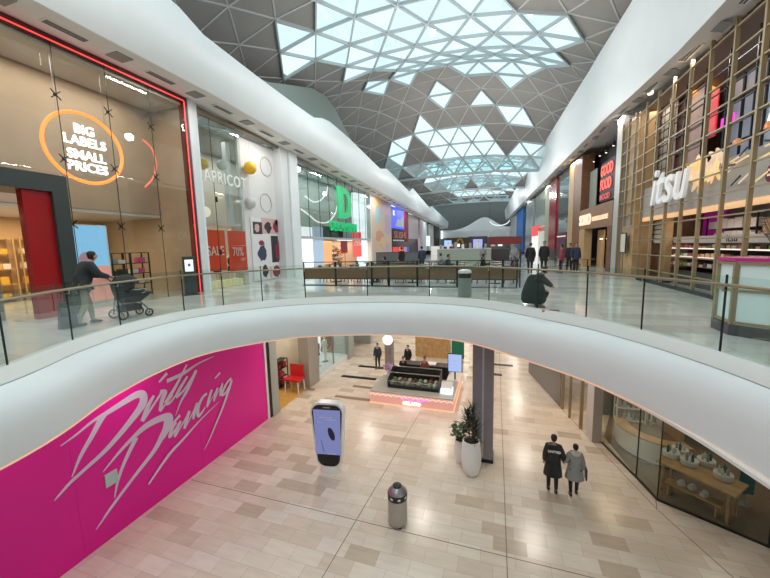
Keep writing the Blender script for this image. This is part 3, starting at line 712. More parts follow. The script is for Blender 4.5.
s.build('stem', DWOOD, t, local=True); l.build('foliage', LEAF, t, local=True)
# the couple and the far walker
p = on(552, 491, 0)
a = person('person', 'person in a long black coat with white print across the back, on the lower floor', (p.x, p.y, 0), -.05, 1.80, BLACK, mat('black_jeans', (.02, .02, .025), .8), BLACK, 'long_coat', .30, hairname='beanie', hw=1.1, puff=1.22,
    P_=dict(wr=(.16, .06, .53), er=(.15, -.03, .64), kl=(-.055, .05, .275), al=(-.055, .03, .045), tl=(-.06, .12, .02), ar=(.055, -.03, .045), tr=(.06, .05, .02), kr=(.055, .02, .275)))
text(a, 'print', 'UNITED', .095, POT, WM[a.name] @ Vector((-.17, -.178, 1.33)), (1, -.05, 0), (0, -.15, 1), .012, .003)
p = on(573.5, 495, 0)
GP = mat('grey_padded_coat', (.30, .30, .29), .75); CR = mat('cream_fur', (.62, .56, .46), .9)
a = person('person', 'person in a grey padded coat with a cream fur hood, walking beside the black coat', (p.x, p.y, 0), .0, 1.60, GP, BLACK, BLACK, 'padded_coat', .34, hairname='hair', hood=CR, hw=1.15, puff=1.3,
    P_=dict(wl=(-.17, .07, .60), el=(-.16, -.02, .66)))
MB().cbox((.30, .03, .73), (.03, .22, .34)).build('handbag', BLACK, a, local=True)
p = on(378, 368.5, 0)
person('person', 'person in dark clothes walking far off beside the gelato kiosk', (p.x, p.y, 0), 3.3, 1.62, DRESS[0], BLACK, BLACK, 'jacket', .45)
# ---- gelato kiosk
KX0, KX1, KY = -5.72, -1.78, 14.75
ki = thing('gelato_kiosk', 'pink lit gelato kiosk island with glass display case and pale counter, on the lower floor', 'kiosk', ((KX0 + KX1) / 2, KY, 0))
PK = mat('pink_panel', (.62, .34, .30), .35, emit=(1, .5, .42), es=.32)
MB().box(KX0, KX1, KY, KY + .12, .05, .55).build('front_panel', PK, ki); MB().box(KX1 - .12, KX1, KY + .12, 18.4, .05, .55).build('side_panel', PK, ki); MB().box(KX0, KX0 + .12, KY + .12, 18.4, .05, .55).build('side_panel', PK, ki)
MB().box(KX0, KX1, KY, 16.9, .55, .60).build('counter_top', mat('stone_top', (.42, .42, .38), .35), ki)
MB().box(KX0, KX0 + .8, 16.9, 18.4, .55, .60).build('counter_top', WHITE2, ki); MB().box(KX1 - .6, KX1, 16.9, 18.4, .55, .60).build('counter_top', WHITE2, ki)
MB().box(KX0 - .02, KX1 + .02, KY - .02, KY + .04, 0, .05).build('light_strip', WARM, ki); MB().box(KX1, KX1 + .03, KY, 18.4, 0, .06).build('light_strip', WARM, ki); MB().box(KX1, KX1 + .03, KY, 18.4, .5, .55).build('light_strip', WARM, ki)
k = MB(); n = 15; w = (KX1 - KX0) / n
for i in range(n):
    x = KX0 + w * (i + .5); pts = [(x + w * .42 * math.cos(a), KY - .012, .40 + .08 * math.sin(a)) for a in [PI * q / 6 for q in range(7)]]
    k.tube(pts, .014, 5)
k.build('scallop_lights', em('peach_light', (1, .6, .45), 1.5), ki)
sg = text(ki, 'sign_lettering', 'GELATO', .2, em('sign_white', (1, .95, 1), 2.2), (-4.1, KY - .02, .11), (1, 0, 0), ext=.02, bold=.006, sx=1.1)
k = MB(); k.tube(spline([(-4.15, KY - .02, .34), (-3.9, KY - .02, .42), (-3.7, KY - .02, .30), (-3.5, KY - .02, .45), (-3.3, KY - .02, .33), (-3.0, KY - .02, .44), (-2.9, KY - .02, .36)], 5), .014, 5); k.build('script_sign', em('sign_pink', (1, .1, .75), 2.2), ki)
cs = thing('display_case', 'black framed glass gelato display case on the kiosk counter', 'display case', (-3.75, 15.7, .60))
MB().box(-5.0, -2.55, 15.3, 16.35, .60, .72).build('tray', DARKM, cs)
for y, z in ((15.3, .95), (15.8, 1.2), (16.3, 1.35)): MB().box(-5.0, -2.55, y - .02, y + .02, z - .02, z + .02).build('rail', STEEL, cs)
for x in (-5.0, -2.55):
    MB().plate([(x, 15.28, .6), (x, 16.37, .6), (x, 16.37, 1.38), (x, 16.25, 1.38), (x, 15.28, .98)], (.04, 0, 0)).build('side_frame', BLACK, cs)
MB().box(-5.0, -2.51, 16.33, 16.37, .72, 1.35).build('back_panel', BLACK, cs)
MB().add([(-4.96, 15.29, .72), (-2.55, 15.29, .72), (-2.55, 15.29, .95), (-4.96, 15.29, .95), (-2.55, 16.28, 1.33), (-4.96, 16.28, 1.33)], [(0, 1, 2, 3), (3, 2, 4, 5)]).build('glass', GLASS, cs)
gm = [mat('gelato_' + n, c, .5) for n, c in (('cream', (.75, .65, .5)), ('pistachio', (.4, .5, .25)), ('berry', (.5, .1, .15)), ('chocolate', (.12, .06, .03)), ('vanilla', (.8, .75, .6)))]
for r in range(2):
    for i in range(9):
        x = -4.82 + i * .26; y = 15.55 + r * .4
        t = thing('gelato_tub', 'steel tub of gelato inside the glass case', 'tub', (x, y, .72), 0, 'gelato tubs in the case')
        MB().box(-.11, .11, -.16, .16, 0, .1).build('tub', STEEL, t, local=True); MB().lathe((0, 0, .1), [(.1, 0), (.09, .05), (.03, .09), (.005, .1)], 10, 1, 1.4).build('scoop', gm[(i * 3 + r) % 5], t, local=True, smooth=True)
t = thing('till', 'white boxy till on the kiosk counter near its glowing side', 'till', (-2.15, 15.4, .60)); MB().box(-.27, .27, -.2, .2, 0, .25).build('body', EWHITE, t, local=True); MB().plate([(-.25, -.1, .25), (.25, -.1, .25), (.25, .02, .5), (-.25, .02, .5)], (0, .03, 0)).build('display', POT, t, local=True)
t = thing('menu_screen', 'pale blue lit menu screen on a post at the kiosk back', 'screen', (-1.98, 17.1, .60))
MB().beam((0, .04, 0), (0, .04, .5), .07).build('post', DARKM, t, local=True); MB().box(-.36, .36, 0, .07, .4, 1.35).build('casing', BLACK, t, local=True); MB().box(-.33, .33, -.01, 0, .43, 1.32).build('screen', em('blue_screen', (.32, .45, .85), 1.0), t, local=True)
k = MB()
for i in range(4): k.box(-.2, .15 - .03 * i, -.014, -.01, 1.15 - i * .16, 1.18 - i * .16)
k.build('caption', POT, t, local=True)
t = thing('back_counter', 'low black work counter across the inside of the gelato kiosk', 'counter', (-3.6, 18.1, 0)); MB().box(-1.25, 1.2, -.3, .3, 0, .92).build('body', BLACK, t, local=True); MB().box(-1.3, 1.25, -.33, .33, .92, .96).build('worktop', DKW, t, local=True); MB().box(-.35, .5, -.25, .25, .96, 1.02).build('tray', WHITE2, t, local=True)
t = thing('flower_display', 'heap of pale purple flowers on the kiosk counter corner', 'flowers', (-5.35, 16.9, .60)); MB().lathe((0, 0, 0), [(.18, 0), (.22, .2), (.2, .22)], 16).build('vase', POT, t, local=True)
fl = MB(); random.seed(8)
for i in range(70): a = random.uniform(0, 6.28); r = random.uniform(0, .4); fl.ball((r * math.cos(a), r * math.sin(a), .28 + random.uniform(0, .4) * (1 - r)), random.uniform(.035, .06), 6)
fl.build('flowers', mat('purple_petal', (.55, .36, .62), .6), t, local=True)['kind'] = 'stuff'; sp = MB()
for i in range(14): sp.tube([(0, 0, .1), (random.uniform(-.25, .25), random.uniform(-.25, .25), .45)], .006, 4)
sp.build('stems', LEAF, t, local=True)
t = thing('lamp_pillar', 'grey pillar carrying a round glowing disc sign beside the kiosk', 'pillar', (-6.15, 19.3, 0)); MB().box(-.22, .22, -.22, .22, 0, 1.75).build('post', mat('lamp_pillar_grey', (.3, .27, .26), .5), t, local=True)
k = MB().lathe((0, 0, 0), [(.3, 0), (.3, .08)], 28); k.xf(Matrix.Translation((0, -.24, 1.9)) @ Matrix.Rotation(PI / 2, 4, 'X')); k.build('disc', em('disc_light', (1, .95, .85), 1.6), t, local=True)
person('person', 'kiosk worker in dark top behind the gelato case, nearer the flowers', (-4.75, 17.3, 0), 3.3, 1.55, DRESS[1], BLACK, BLACK, 'top', .5)
person('person', 'kiosk worker in maroon top standing behind the gelato case centre', (-3.6, 17.4, 0), 3.0, 1.6, mat('maroon_cloth', (.28, .08, .08), .8), BLACK, BLACK, 'top', .5)
person('person', 'person in black waiting behind the kiosk near the disc sign pillar', (-5.0, 19.3, 0), 2.9, 1.6, DRESS[1], BLACK, BLACK, 'jacket', .45)
t = thing('wood_counter', 'wood clad counter unit far behind the gelato kiosk', 'counter', (-3.9, 22.4, 0)); MB().box(-1.3, 1.0, -.3, .3, 0, 1.6).build('body', WOOD, t, local=True); MB().box(-1.35, 1.05, -.35, .35, 1.6, 1.65).build('top', WOOD, t, local=True)
tag(MB().box(-2.8, -2.0, 22.3, 22.4, .0, 1.7).build('green_board', mat('green_board', (.01, .20, .11), .5)), 'dark green board standing beside the wood clad counter', 'board')
# ---- lower right: pillar, glass shopfront, display table
struct('wall_right.001', MB().prism([(3.42, 13.75), (3.74, 13.81), (3.64, 14.31), (3.32, 14.25)], 0, 4.42), mat('pillar_pale', (.52, .48, .45), .5))
gf = thing('glass_shopfront', 'angled floor to ceiling glass shopfront beside the display table on the lower floor', 'shopfront', (4.42, 11, 0))
G0 = [(3.76, 13.84), (4.24, 11.95), (4.45, 11.0), (6.3, 9.92), (8.2, 8.8), (10, 7.75)]
for p, q in zip(G0, G0[1:]):
    MB().slab(p, q, .05, 4.42, .015).build('glass_panel', SHOPG, gf); MB().slab(p, q, 0, .05, .05).build('bottom_rail', DARKM, gf)
for p in G0[1:]: MB().cbox((p[0], p[1], 2.2), (.025, .025, 4.4)).build('joint', DARKM, gf)
for dx in (0, .32):
    MB().tube([(7.0 + dx, 9.42 - dx * .58, .6), (7.0 + dx, 9.42 - dx * .58, 1.9)], .02, 8).build('door_handle', STEEL, gf)
struct('floor.003', MB().prism([(3.95, 14.3), (4.3, 11.95), (4.5, 11.05), (10.2, 7.7), (13, 8), (13, 20), (6, 20)], 0, .008), mat('shop_floor_brown', (.22, .16, .11), .25, noise=.1))
struct('wall_right.002', MB().box(4.3, 13, 16.25, 16.35, 0, 4.42), mat('lower_shop_wall', (.20, .18, .15), .6))
struct('wall_right.003', MB().box(12.4, 12.5, 6, 18.5, 0, 4.42), mat('lower_shop_wall_dark', (.10, .085, .07), .6))
k = MB(); n = 20; c0 = Vector((5.6, 13.95, 0)); R0 = 1.4
arcp = [c0 + Vector((R0 * math.cos(a), R0 * math.sin(a), 0)) for a in [math.radians(165 + 120 * i / n) for i in range(n + 1)]]
t = thing('curved_counter', 'curved pale counter with timber edge inside the glass fronted lower shop', 'counter', (5.6, 13.95, 0))
def arcband(r0, r1, z0, z1):
    m_ = MB()
    for i in range(n + 1):
        a = math.radians(165 + 120 * i / n); c, s_ = math.cos(a), math.sin(a)
        for r, z in ((r0, z0), (r1, z0), (r1, z1), (r0, z1)): m_.v.append(c0 + Vector((r * c, r * s_, z)))
    for i in range(n):
        for j in range(4): m_.f.append((4 * i + j, 4 * i + 4 + j, 4 * i + 4 + (j + 1) % 4, 4 * i + (j + 1) % 4))
    m_.f += [(3, 2, 1, 0), tuple(4 * n + j for j in range(4))]; return m_
arcband(1.05, 1.35, .1, .80).build('body', PALEW, t, smooth=True); arcband(1.1, 1.3, 0, .1).build('plinth', DKW, t); arcband(1.0, 1.4, .80, .85).build('counter_top', WOOD, t)
BM = [mat('bottle_dark', (.05, .04, .04), .3), mat('bottle_white', (.7, .7, .68), .35), mat('bottle_grey', (.3, .32, .33), .3), mat('bottle_green', (.12, .2, .16), .3)]
rack('shelf_unit', 'dark backed shelving unit of bottles, nearest the pillar in the lower shop', 'shelf', 4.75, 5.75, 15.7, 16.05, 0, 3.2, 6, WHITE2, 'bottle', 'small cosmetic bottle on the lower shop shelves', 'bottles on the lower shop shelves', mats=BM, step=.2, dens=.9)
rack('shelf_unit', 'dark backed shelving unit of bottles, farther from the pillar in the lower shop', 'shelf', 5.95, 8.2, 15.7, 16.05, 0, 3.2, 6, WHITE2, 'bottle', 'small cosmetic bottle on the lower shop shelves', 'bottles on the lower shop shelves', mats=BM, step=.26, dens=.9)
struct('wall_right.004', MB().box(4.7, 8.3, 16.1, 16.2, 0, 3.4), DKW)
T = [on(656, 460, .9), on(736, 497, .9), on(749, 485, .9), on(669, 452, .9)]
tb = thing('display_table', 'long timber display table with a lower bench shelf behind the glass shopfront', 'table', (sum(p.x for p in T) / 4, sum(p.y for p in T) / 4, .008))
MB().prism([(p.x, p.y) for p in T], .85, .90).build('table_top', WOOD, tb)
ax = (T[1] - T[0]).normalized(); ay = Vector((-ax.y, ax.x, 0)); ay = -ay if ay.y < 0 else ay
Lg = (T[1] - T[0]).length
for a, c in ((.15, .1), (Lg - .15, .1), (.15, .6), (Lg - .15, .6)):
    q = T[0] + ax * a + ay * c; MB().cbox((q.x, q.y, .43), (.06, .06, .844), math.atan2(ax.y, ax.x)).build('leg', WOOD, tb)
q0 = on(664, 481, .38); q1 = on(721, 507, .38)
L2 = (q1 - q0).length; b2 = thing('bench', 'low timber bench with small packs in front of the display table', 'bench', (q0.x, q0.y, .008))
MB().prism([(q.x, q.y) for q in (q0, q1, q1 + ay * .32, q0 + ay * .32)], .33, .38).build('bench_top', WOOD, b2)
for f in (.08, .92):
    q = q0 + (q1 - q0) * f + ay * .16; MB().cbox((q.x, q.y, .17), (.05, .28, .33), math.atan2(ax.y, ax.x)).build('leg', WOOD, b2)
TEAL = mat('teal_cloth', (.01, .12, .13), .7)
for i, (u, v) in enumerate([(671, 456), (680, 453), (689, 464), (706, 464), (723, 478)]):
    q = on(u, v, .9); t = thing('product_tray', 'round white tray of skincare bottles on the timber display table', 'tray', (q.x, q.y, .901), 0, 'trays on the display table')
    MB().lathe((0, 0, 0), [(.20, 0), (.21, .02), (.21, .15), (.19, .15), (.18, .13)], 20).build('tray', POT, t, local=True, smooth=True)
    for k_ in range(4):
        a = k_ * 1.6 + i; MB().lathe((.09 * math.cos(a), .09 * math.sin(a), .13), [(.035, 0), (.035, .12 + .03 * (k_ % 3)), (.012, .15 + .03 * (k_ % 3)), (.012, .19 + .03 * (k_ % 3))], 8).build('bottle', [BM[1], BM[2], TEAL, BM[1]][k_], t, local=True)
for i, (u, v) in enumerate([(681, 485), (692, 489), (704, 496)]):
    q = on(u, v, .38); tag(MB().cbox((q.x, q.y, .43), (.17, .12, .1), .3 * i).cbox((q.x + .02, q.y, .50), (.1, .1, .05), .3 * i).build('gift_pack', BM[1]), ('small white gift pack on the bench end nearest the pillar', 'small white gift pack in the middle of the low bench', 'small white gift pack on the bench end nearest the teal banner')[i], 'pack', 'packs on the bench')
q = on(742, 507, 0); q.y += .12; q.x += .1
t = thing('banner_stand', 'dark teal cloth banner standing behind the glass by the table end', 'banner', (q.x, q.y, .008)); MB().box(-.02, .02, -.02, .02, 0, 1.3).build('post', STEEL, t, local=True); MB().box(-.17, .17, -.045, -.03, .35, 1.3).build('cloth', TEAL, t, local=True); MB().box(-.15, .15, -.1, .1, 0, .03).build('foot', STEEL, t, local=True)
# farther lower right: warm shop entrance
struct('wall_right.005', MB().slab((2.85, 16.6), (1.85, 20.8), 0, 4.42, .12), mat('dark_glazed_wall', (.12, .11, .10), .15))
struct('wall_right.006', MB().slab((6.5, 14.5), (5.5, 19), 0, 4.42, .1), TAN)
en = thing('shop_entrance', 'warm lit gold framed shop entrance beyond the pale pillar on the lower floor', 'entrance', (3.1, 15.5, 0))
for a, c in (((3.25, 14.75), .06), ((3.0, 15.6), .05), ((2.85, 16.4), .06)): MB().box(a[0] - c, a[0] + c, a[1] - c, a[1] + c, 0, 4.41).build('gold_post', BRONZE, en)
MB().slab((3.2, 14.8), (2.88, 16.3), 2.6, 4.40, .1).build('transom', TAN, en)
MB().tube([(3.35, 15.1, 0), (3.35, 15.1, 1.8)], .03, 8).build('door_pull', STEEL, en)
area((4.6, 16, 4.3), 60, 1, 1, col=(1, .7, .4), name='entrance_lamp'); area((7.2, 13, 4.3), 30, 1.2, 1.2, col=(1, .86, .7), name='shop_lamp'); area((8, 17, 4.3), 40, 1, .6, col=(1, .9, .8), name='shop_lamp')
area((-12.3, 14.6, 4.3), 80, 1.5, 1.5, col=(1, .85, .6), name='shop_lamp'); area((-10.3, 18.4, 4.35), 40, .6, 2.5, col=(1, 1, 1), name='window_lamp')
# ================================================================ UPPER DECK, LEFT-HAND SHOPS
XL = -12.2
def rectx(x, u0, v0, u1, v1):
    a, c = wx(u0, (v0 + v1) / 2, x), wx(u1, (v0 + v1) / 2, x); t, b_ = wx((u0 + u1) / 2, v0, x), wx((u0 + u1) / 2, v1, x)
    return min(a.y, c.y), max(a.y, c.y), min(t.z, b_.z), max(t.z, b_.z)
def panx(x, r, t=.03):
    """upright panel on the plane x, r = (y0, y1, z0, z1), thickness t"""
    return MB().box(min(x, x - t), max(x, x - t), r[0], r[1], max(r[2], D), r[3])
def panel(name, label, cat, x, px, m_, t=.03, group=None):
    return tag(panx(x, rectx(x, *px), t).build(name, m_), label, cat, group)
# ---- shop 1: neon framed shop
IW = mat('shop_ceiling_white', (.62, .58, .54), .5)
struct('ceiling.002', MB().box(-14.2, -12.35, 1, 11.7, 13.3, 13.4), IW)
struct('wall_left.010', MB().box(-14.3, -14.1, 1, 11.7, 9.0, 13.3), BEIGE)
struct('ceiling.003', MB().box(-18, -14.12, 1, 11.7, 8.88, 8.99), IW)
struct('wall_left.011', MB().box(-18.1, -18, 1, 11.9, D, 9.1), mat('warm_back_wall', (.62, .44, .26), .6))
struct('wall_left.012', MB().box(-18, -12.5, 11.7, 11.85, D, 13.5), BEIGE)
struct('wall_left.013', MB().box(-14.2, -12.4, -1, 1, D, 13.5), BEIGE)
sf = thing('neon_framed_shopfront', 'tall glass shopfront edged in glowing red neon, behind the person with the pushchair', 'shopfront', (XL, 7, D))
Y1 = 11.55
ys_ = [wx(u, v, XL).y for u, v in ((54, 75), (111, 130), (152, 130))]
bd = [1.5, 3.4] + ys_ + [Y1]
YB = wx(72, 240, -11.75).y + .08; ZT = wx(30, 171, -11.75).z + .02
for a, c in zip(sorted(bd + [YB])[:-1], sorted(bd + [YB])[1:]): MB().box(XL - .015, XL, a + .004, c - .004, ZT if a < YB - .01 else D, 13.4).build('glass_panel', SHOPG, sf)
for y in ys_:
    MB().box(XL - .02, XL + .005, y - .005, y + .005, ZT if y < YB else D, 13.4).build('glass_joint', DARKM, sf)
    for z in (8.3, 10.2, 12.0):
        k = MB().ball((XL - .06, y, z), .05, 8)
        for s1 in (-1, 1):
            for s2 in (-1, 1): k.beam((XL - .04, y, z), (XL - .03, y + s1 * .12, z + s2 * .12), .025)
        k.build('spider_bracket', DARKM, sf)
fr = MB().box(XL - .25, XL + .06, 1, Y1 + .12, 13.4, 13.58).box(XL - .25, XL + .06, Y1, Y1 + .14, D, 13.4).build('frame', mat('frame_dark_red', (.10, .015, .015), .4), sf)
MB().tube([(XL + .08, 1, 13.42), (XL + .08, Y1 - .02, 13.42)], .02, 6).build('neon_tube', NEONR, fr); MB().tube([(XL + .08, Y1 - .02, 13.42), (XL + .08, Y1 - .02, D + .02)], .02, 6).build('neon_tube', NEONR, fr)
# ring sign
XN = -12.5
a, c = wx(43, 146, XN), wx(121, 150, XN); tp, bt = wx(76, 112, XN), wx(90, 183, XN); cy, cz = (a.y + c.y) / 2, (tp.z + bt.z) / 2; ry = (c.y - a.y) / 2; rz_ = (tp.z - bt.z) / 2
ns = thing('neon_sign', 'orange neon ring around the white words BIG LABELS SMALL PRICES', 'neon sign', (XN, cy, cz))
MB().tube([(XN, cy + ry * math.cos(t), cz + rz_ * math.sin(t)) for t in [2 * PI * k / 48 for k in range(48)]], .05, 8, closed=True).build('ring', NEONO, ns, smooth=True)
for k, (l, z) in enumerate((('BIG', .40), ('LABELS', .06), ('SMALL', -.34), ('PRICES', -.68))):
    text(ns, 'lettering', l, .37 * rz_, NEONW, (XN + .03, cy, cz + z * rz_), (0, 1, 0), ext=.02, bold=.007, align='CENTER', sx=.98)
for y in (-.6, .6): MB().tube([(XN, cy + ry * y, cz + rz_ * .8), (XN, cy + ry * y, 13.3)], .008, 5).build('hanging_wire', STEEL, ns)
a = wx(143, 140, -13.4); c = wx(156, 165, -13.4); e = wx(145, 187, -13.4)
tag(MB().tube(spline([tuple(a), tuple(wx(152, 149, -13.4)), tuple(c), tuple(wx(153, 178, -13.4)), tuple(e)], 6), .035, 6).build('neon_arc', em('neon_coral', (1, .16, .06), 1.2), smooth=True), 'coral glowing arc on the beige inner wall right of the ring sign', 'neon sign')  # arc tube with its own coral glow
# portal
PT = mat('portal_grey', (.035, .047, .045), .35)
XP = -11.75
zt = wx(30, 171, XP).z; ya = wx(64, 240, XP).y - .12; yb = wx(72, 240, XP).y + .06; zl = wx(30, 189, XP).z
po = thing('shop_portal', 'dark grey green portal frame with a tall glossy red panel at the shop entrance', 'entrance', (XP, 6, D))
MB().box(XP - 1.2, XP, ya, yb, D, zt).build('jamb', PT, po); MB().box(XP - 1.2, XP, 3.6, ya, zl, zt).build('lintel', PT, po); MB().box(XP - 1.2, XP, 3.2, 3.6, D, zt).build('jamb', PT, po)
r = rectx(XP - .12, 27, 190, 56, 305)
rd = MB().box(XP - .35, XP - .12, r[0] + .05, ya - .004, D + .001, zl - .003).build('red_panel', RED, po)
MB().box(XP - 1.1, XP - .9, 4.9, 5.55, D, zl).build('grey_column', mat('patterned_grey', (.30, .29, .27), .5, noise=.2, nscale=3), po)
# advert screen
r = rectx(-13.1, 75, 226, 109, 292)
ad = thing('advert_screen', 'large lit advert screen in sky blue and coral beside the dark portal', 'screen', (-13.1, (r[0] + r[1]) / 2, D))
y0, y1, z0, z1 = r[0], r[1], D + .12, r[3]; zm = z0 + (z1 - z0) * .47
MB().box(-13.22, -13.12, y0 - .05, y1 + .05, D, z1 + .04).build('casing', POT, ad)
MB().box(-13.12, -13.105, y0, y1, zm, z1).build('sky_picture', em('advert_blue', (.22, .55, .88), .95), ad); MB().box(-13.12, -13.105, y0, y1, z0, zm).build('coral_picture', em('advert_coral', (.9, .32, .26), .85), ad)
k = MB().lathe((0, 0, 0), [(.24, 0), (.24, .006)], 24); k.xf(Matrix.Translation((-13.104, y0 + .35, zm + .25)) @ Matrix.Rotation(PI / 2, 4, 'Y')); k.build('figure_picture', em('advert_mauve', (.45, .25, .35), .7), ad)
# racks with goods behind the glass
for k, (u0, u1, xx, l) in enumerate(((113, 131, -13.6, 'dark wheeled shoe rack nearest the advert screen'), (132, 150, -13.8, 'dark wheeled shoe rack farther from the advert screen'))):
    r = rectx(xx, u0, 250, u1, 290)
    rack('stock_rack', l, 'shelf', xx - .4, xx, r[0], r[1], D, D + 1.75, 4, DARKM, 'shoe_box', 'shoe box on the dark rack behind the neon framed glass', 'shoe boxes on the dark racks', mats=[CM[2], CM[1], CM[6], BM[2]], step=.3, gh=.55)
for k in range(4):
    rack('wall_shelf', ('warm lit wall shelf deep inside the neon framed shop, ' + ('nearest the portal', 'second from the portal', 'third from the portal', 'farthest from the portal')[k]), 'shelf', -17.9, -17.5, 5.2 + k * 1.6, 6.6 + k * 1.6, D, D + 2.4, 4, TAN, 'shoe_box', 'pale shoe box on the warm back wall shelves', 'shoe boxes on the back wall', mats=[CM[2], BM[1], CM[4]], step=.35, gh=.5)
area((-16, 6.5, 8.8), 190, 2, 6, col=(1, .72, .42), name='shop_lamp'); area((-13.2, 6.5, 13.25), 130, .8, 8, col=(1, .85, .7), name='shop_lamp')
# info totem
t = thing('info_kiosk', 'slim dark information kiosk with a small white screen beside the red neon edge', 'kiosk', (-11.8, 10.75, D), math.radians(60))
MB().box(-.22, .22, -.06, .06, 0, 1.55).build('body', PT, t, local=True); MB().box(-.15, .15, -.07, -.06, .95, 1.42).build('screen', EWHITE, t, local=True); MB().box(-.05, .05, -.075, -.07, 1.15, 1.27).build('picture', mat('screen_blue', (.1, .2, .5), .4), t, local=True); MB().box(-.3, .3, -.2, .2, 0, .03).build('foot', DARKM, t, local=True)
# ---- pillar 1
struct('trim_16', MB().box(-12.9, -12.12, 11.72, 12.05, D, 13.6), mat('pillar_blue_white', (.66, .70, .72), .35)); struct('trim_17', MB().box(-12.9, -12.18, 12.08, 12.2, D, 13.6), WHITE)
# ---- shop 2 : APRICOT
struct('wall_left.014', MB().box(-16.1, -16, 11.85, 33, D, 13.5), mat('apricot_back', (.70, .67, .60), .6))
struct('wall_left.015', MB().box(-12.75, -12.6, 15.0, 17.95, D, 13.2), mat('apricot_side', (.66, .66, .65), .55))
struct('ceiling.004', MB().box(-16, -12.7, 12.2, 33, 12.9, 13.0), mat('grey_slot_ceiling', (.35, .36, .35), .6))
struct('ceiling.005', MB().box(-16, -12.7, 12.2, 15, 8.6, 8.75), PALEW)
sf = thing('boutique_shopfront', 'glass shopfront of the white boutique between the neon shop and the pale pillar', 'shopfront', (XL, 14, D))
ym = wx(217, 220, XL).y
MB().box(XL - .015, XL, 12.22, ym - .015, D, 13.2).build('glass_panel', SHOPG, sf); MB().box(XL - .015, XL, ym + .015, 14.7, D, 13.2).build('glass_panel', SHOPG, sf)
MB().box(XL - .015, XL + .003, ym - .012, ym + .012, D, 13.2).build('glass_joint', DARKM, sf); struct('trim_23', MB().box(-13.35, -13.1, 14.75, 15.0, D, 12.85), WHITE); MB().box(XL - .12, XL + .02, 12.2, 18, 13.2, 13.42).build('header', mat('bronze_header', (.20, .17, .12), .5, .3), sf)
for z in (7.2, 9.6): MB().box(XL - .05, XL, 12.9, 13.0, z, z + .25).build('clamp', DARKM, sf)
def ycz(u, v, x=XL): q = wx(u, v, x); return q.y, q.z
y0, z0 = ycz(203.5, 182); y1, z1 = ycz(241, 186)
sg = thing('letter_sign', 'white raised letters APRICOT across the boutique glass', 'sign', (XL + .04, y0, z0))
text(sg, 'lettering', 'APRICOT', .74, POT, (XL + .04, y0, (z0 + z1) / 2 - .02), (0, 1, 0), ext=.03, bold=.006, space=1.15, sx=.77)
for (px, s, sz) in (((205, 230, 226, 271), 'SALE', .62), ((229, 231, 246.5, 271), '70%', .62)):
    r = rectx(XL - .25, *px); q = thing('sale_poster', 'orange red hanging poster reading %s in the boutique window' % s, 'poster', (XL - .25, (r[0] + r[1]) / 2, r[2]))
    MB().box(XL - .27, XL - .25, *r).build('board', em('orange_red_board', (.60, .04, .01), .35, (.42, .04, .012)), q)  # added glow keeps the board's red from washing out behind the glass
    text(q, 'lettering', s, .62, POT, (XL - .245, (r[0] + r[1]) / 2, r[2] + (r[3] - r[2]) * .38), (0, 1, 0), ext=.005, align='CENTER', sx=(.78 if s == 'SALE' else .74))
    if s != 'SALE': text(q, 'lettering', 'OFF', .2, POT, (XL - .245, r[1] - .1, r[2] + (r[3] - r[2]) * .25), (0, 1, 0), ext=.005, align='RIGHT')
    MB().tube([(XL - .26, (r[0] + r[1]) / 2, r[3]), (XL - .26, (r[0] + r[1]) / 2, r[3] + 1.2)], .006, 4).build('wire', STEEL, q)
YEL = mat('amber_ball', (.78, .45, .02), .35); GRB = mat('grey_ball', (.50, .50, .48), .4)
for (u, v, rpx, m_, x, l) in ((250, 168, 9, YEL, -12.25, 'amber ball hanging right of the APRICOT letters'), (250, 203, 8.5, GRB, -12.5, 'pale grey ball hanging below the amber ball'), (203, 164, 7.5, YEL, -12.9, 'amber ball behind glass above the first letter of the boutique sign'), (222, 165, 7, GRB, -12.9, 'grey ball behind glass above the boutique letters'), (205, 212, 7.5, em('glow_ball', (1, .92, .7), .8), -12.6, 'glowing cream ball lamp above the SALE poster')):
    q = wx(u, v, x); rr_ = rpx * (q - CAM).length / 345 * .62
    t = thing('hanging_ball', l, 'decoration', tuple(q)); MB().ball((0, 0, 0), rr_, 20).build('ball', m_, t, local=True, smooth=True); MB().tube([(0, 0, rr_), (0, 0, 12.9 - q.z)], .006, 4).build('wire', STEEL, t, local=True)
for (u, v, l) in ((266, 167, 'thin ring outline on the white boutique wall, upper of two'), (266, 203, 'thin ring outline on the white boutique wall, lower of two')):
    q = wx(u, v, -12.58); tag(MB().tube([(-12.58, q.y + .5 * math.cos(a), q.z + .5 * math.sin(a)) for a in [2 * PI * k / 32 for k in range(32)]], .012, 5, closed=True).build('wall_ring', STEEL), l, 'decoration')
# photo wall
XW = -12.58
PH = [mat('photo_' + n, c, .45) for n, c in (('white', (.72, .72, .72)), ('dark', (.035, .03, .04)), ('maroon', (.25, .03, .06)), ('blush', (.62, .40, .38)), ('navy', (.04, .05, .10)))]
pw = thing('photo_wall', 'collage of black and white fashion photographs on the boutique wall', 'poster', (XW, 16.5, D + .3))
r = rectx(XW, 252, 219, 284, 279); MB().box(XW, XW + .02, r[0], 17.9, max(r[2], D + .05), r[3]).build('backing', PH[0], pw)
def blob(par, px, m_, seed, name='figure'):
    random.seed(seed); r = rectx(XW + .03, *px); cy, cz, a, b_ = (r[0] + r[1]) / 2, (r[2] + r[3]) / 2, (r[1] - r[0]) / 2, (r[3] - r[2]) / 2
    pts = [(XW + .03, cy + a * math.cos(t) * random.uniform(.6, 1), cz + b_ * math.sin(t) * random.uniform(.75, 1)) for t in [2 * PI * k / 16 for k in range(16)]]
    return MB().plate(pts, (.008, 0, 0)).build(name, m_, par)
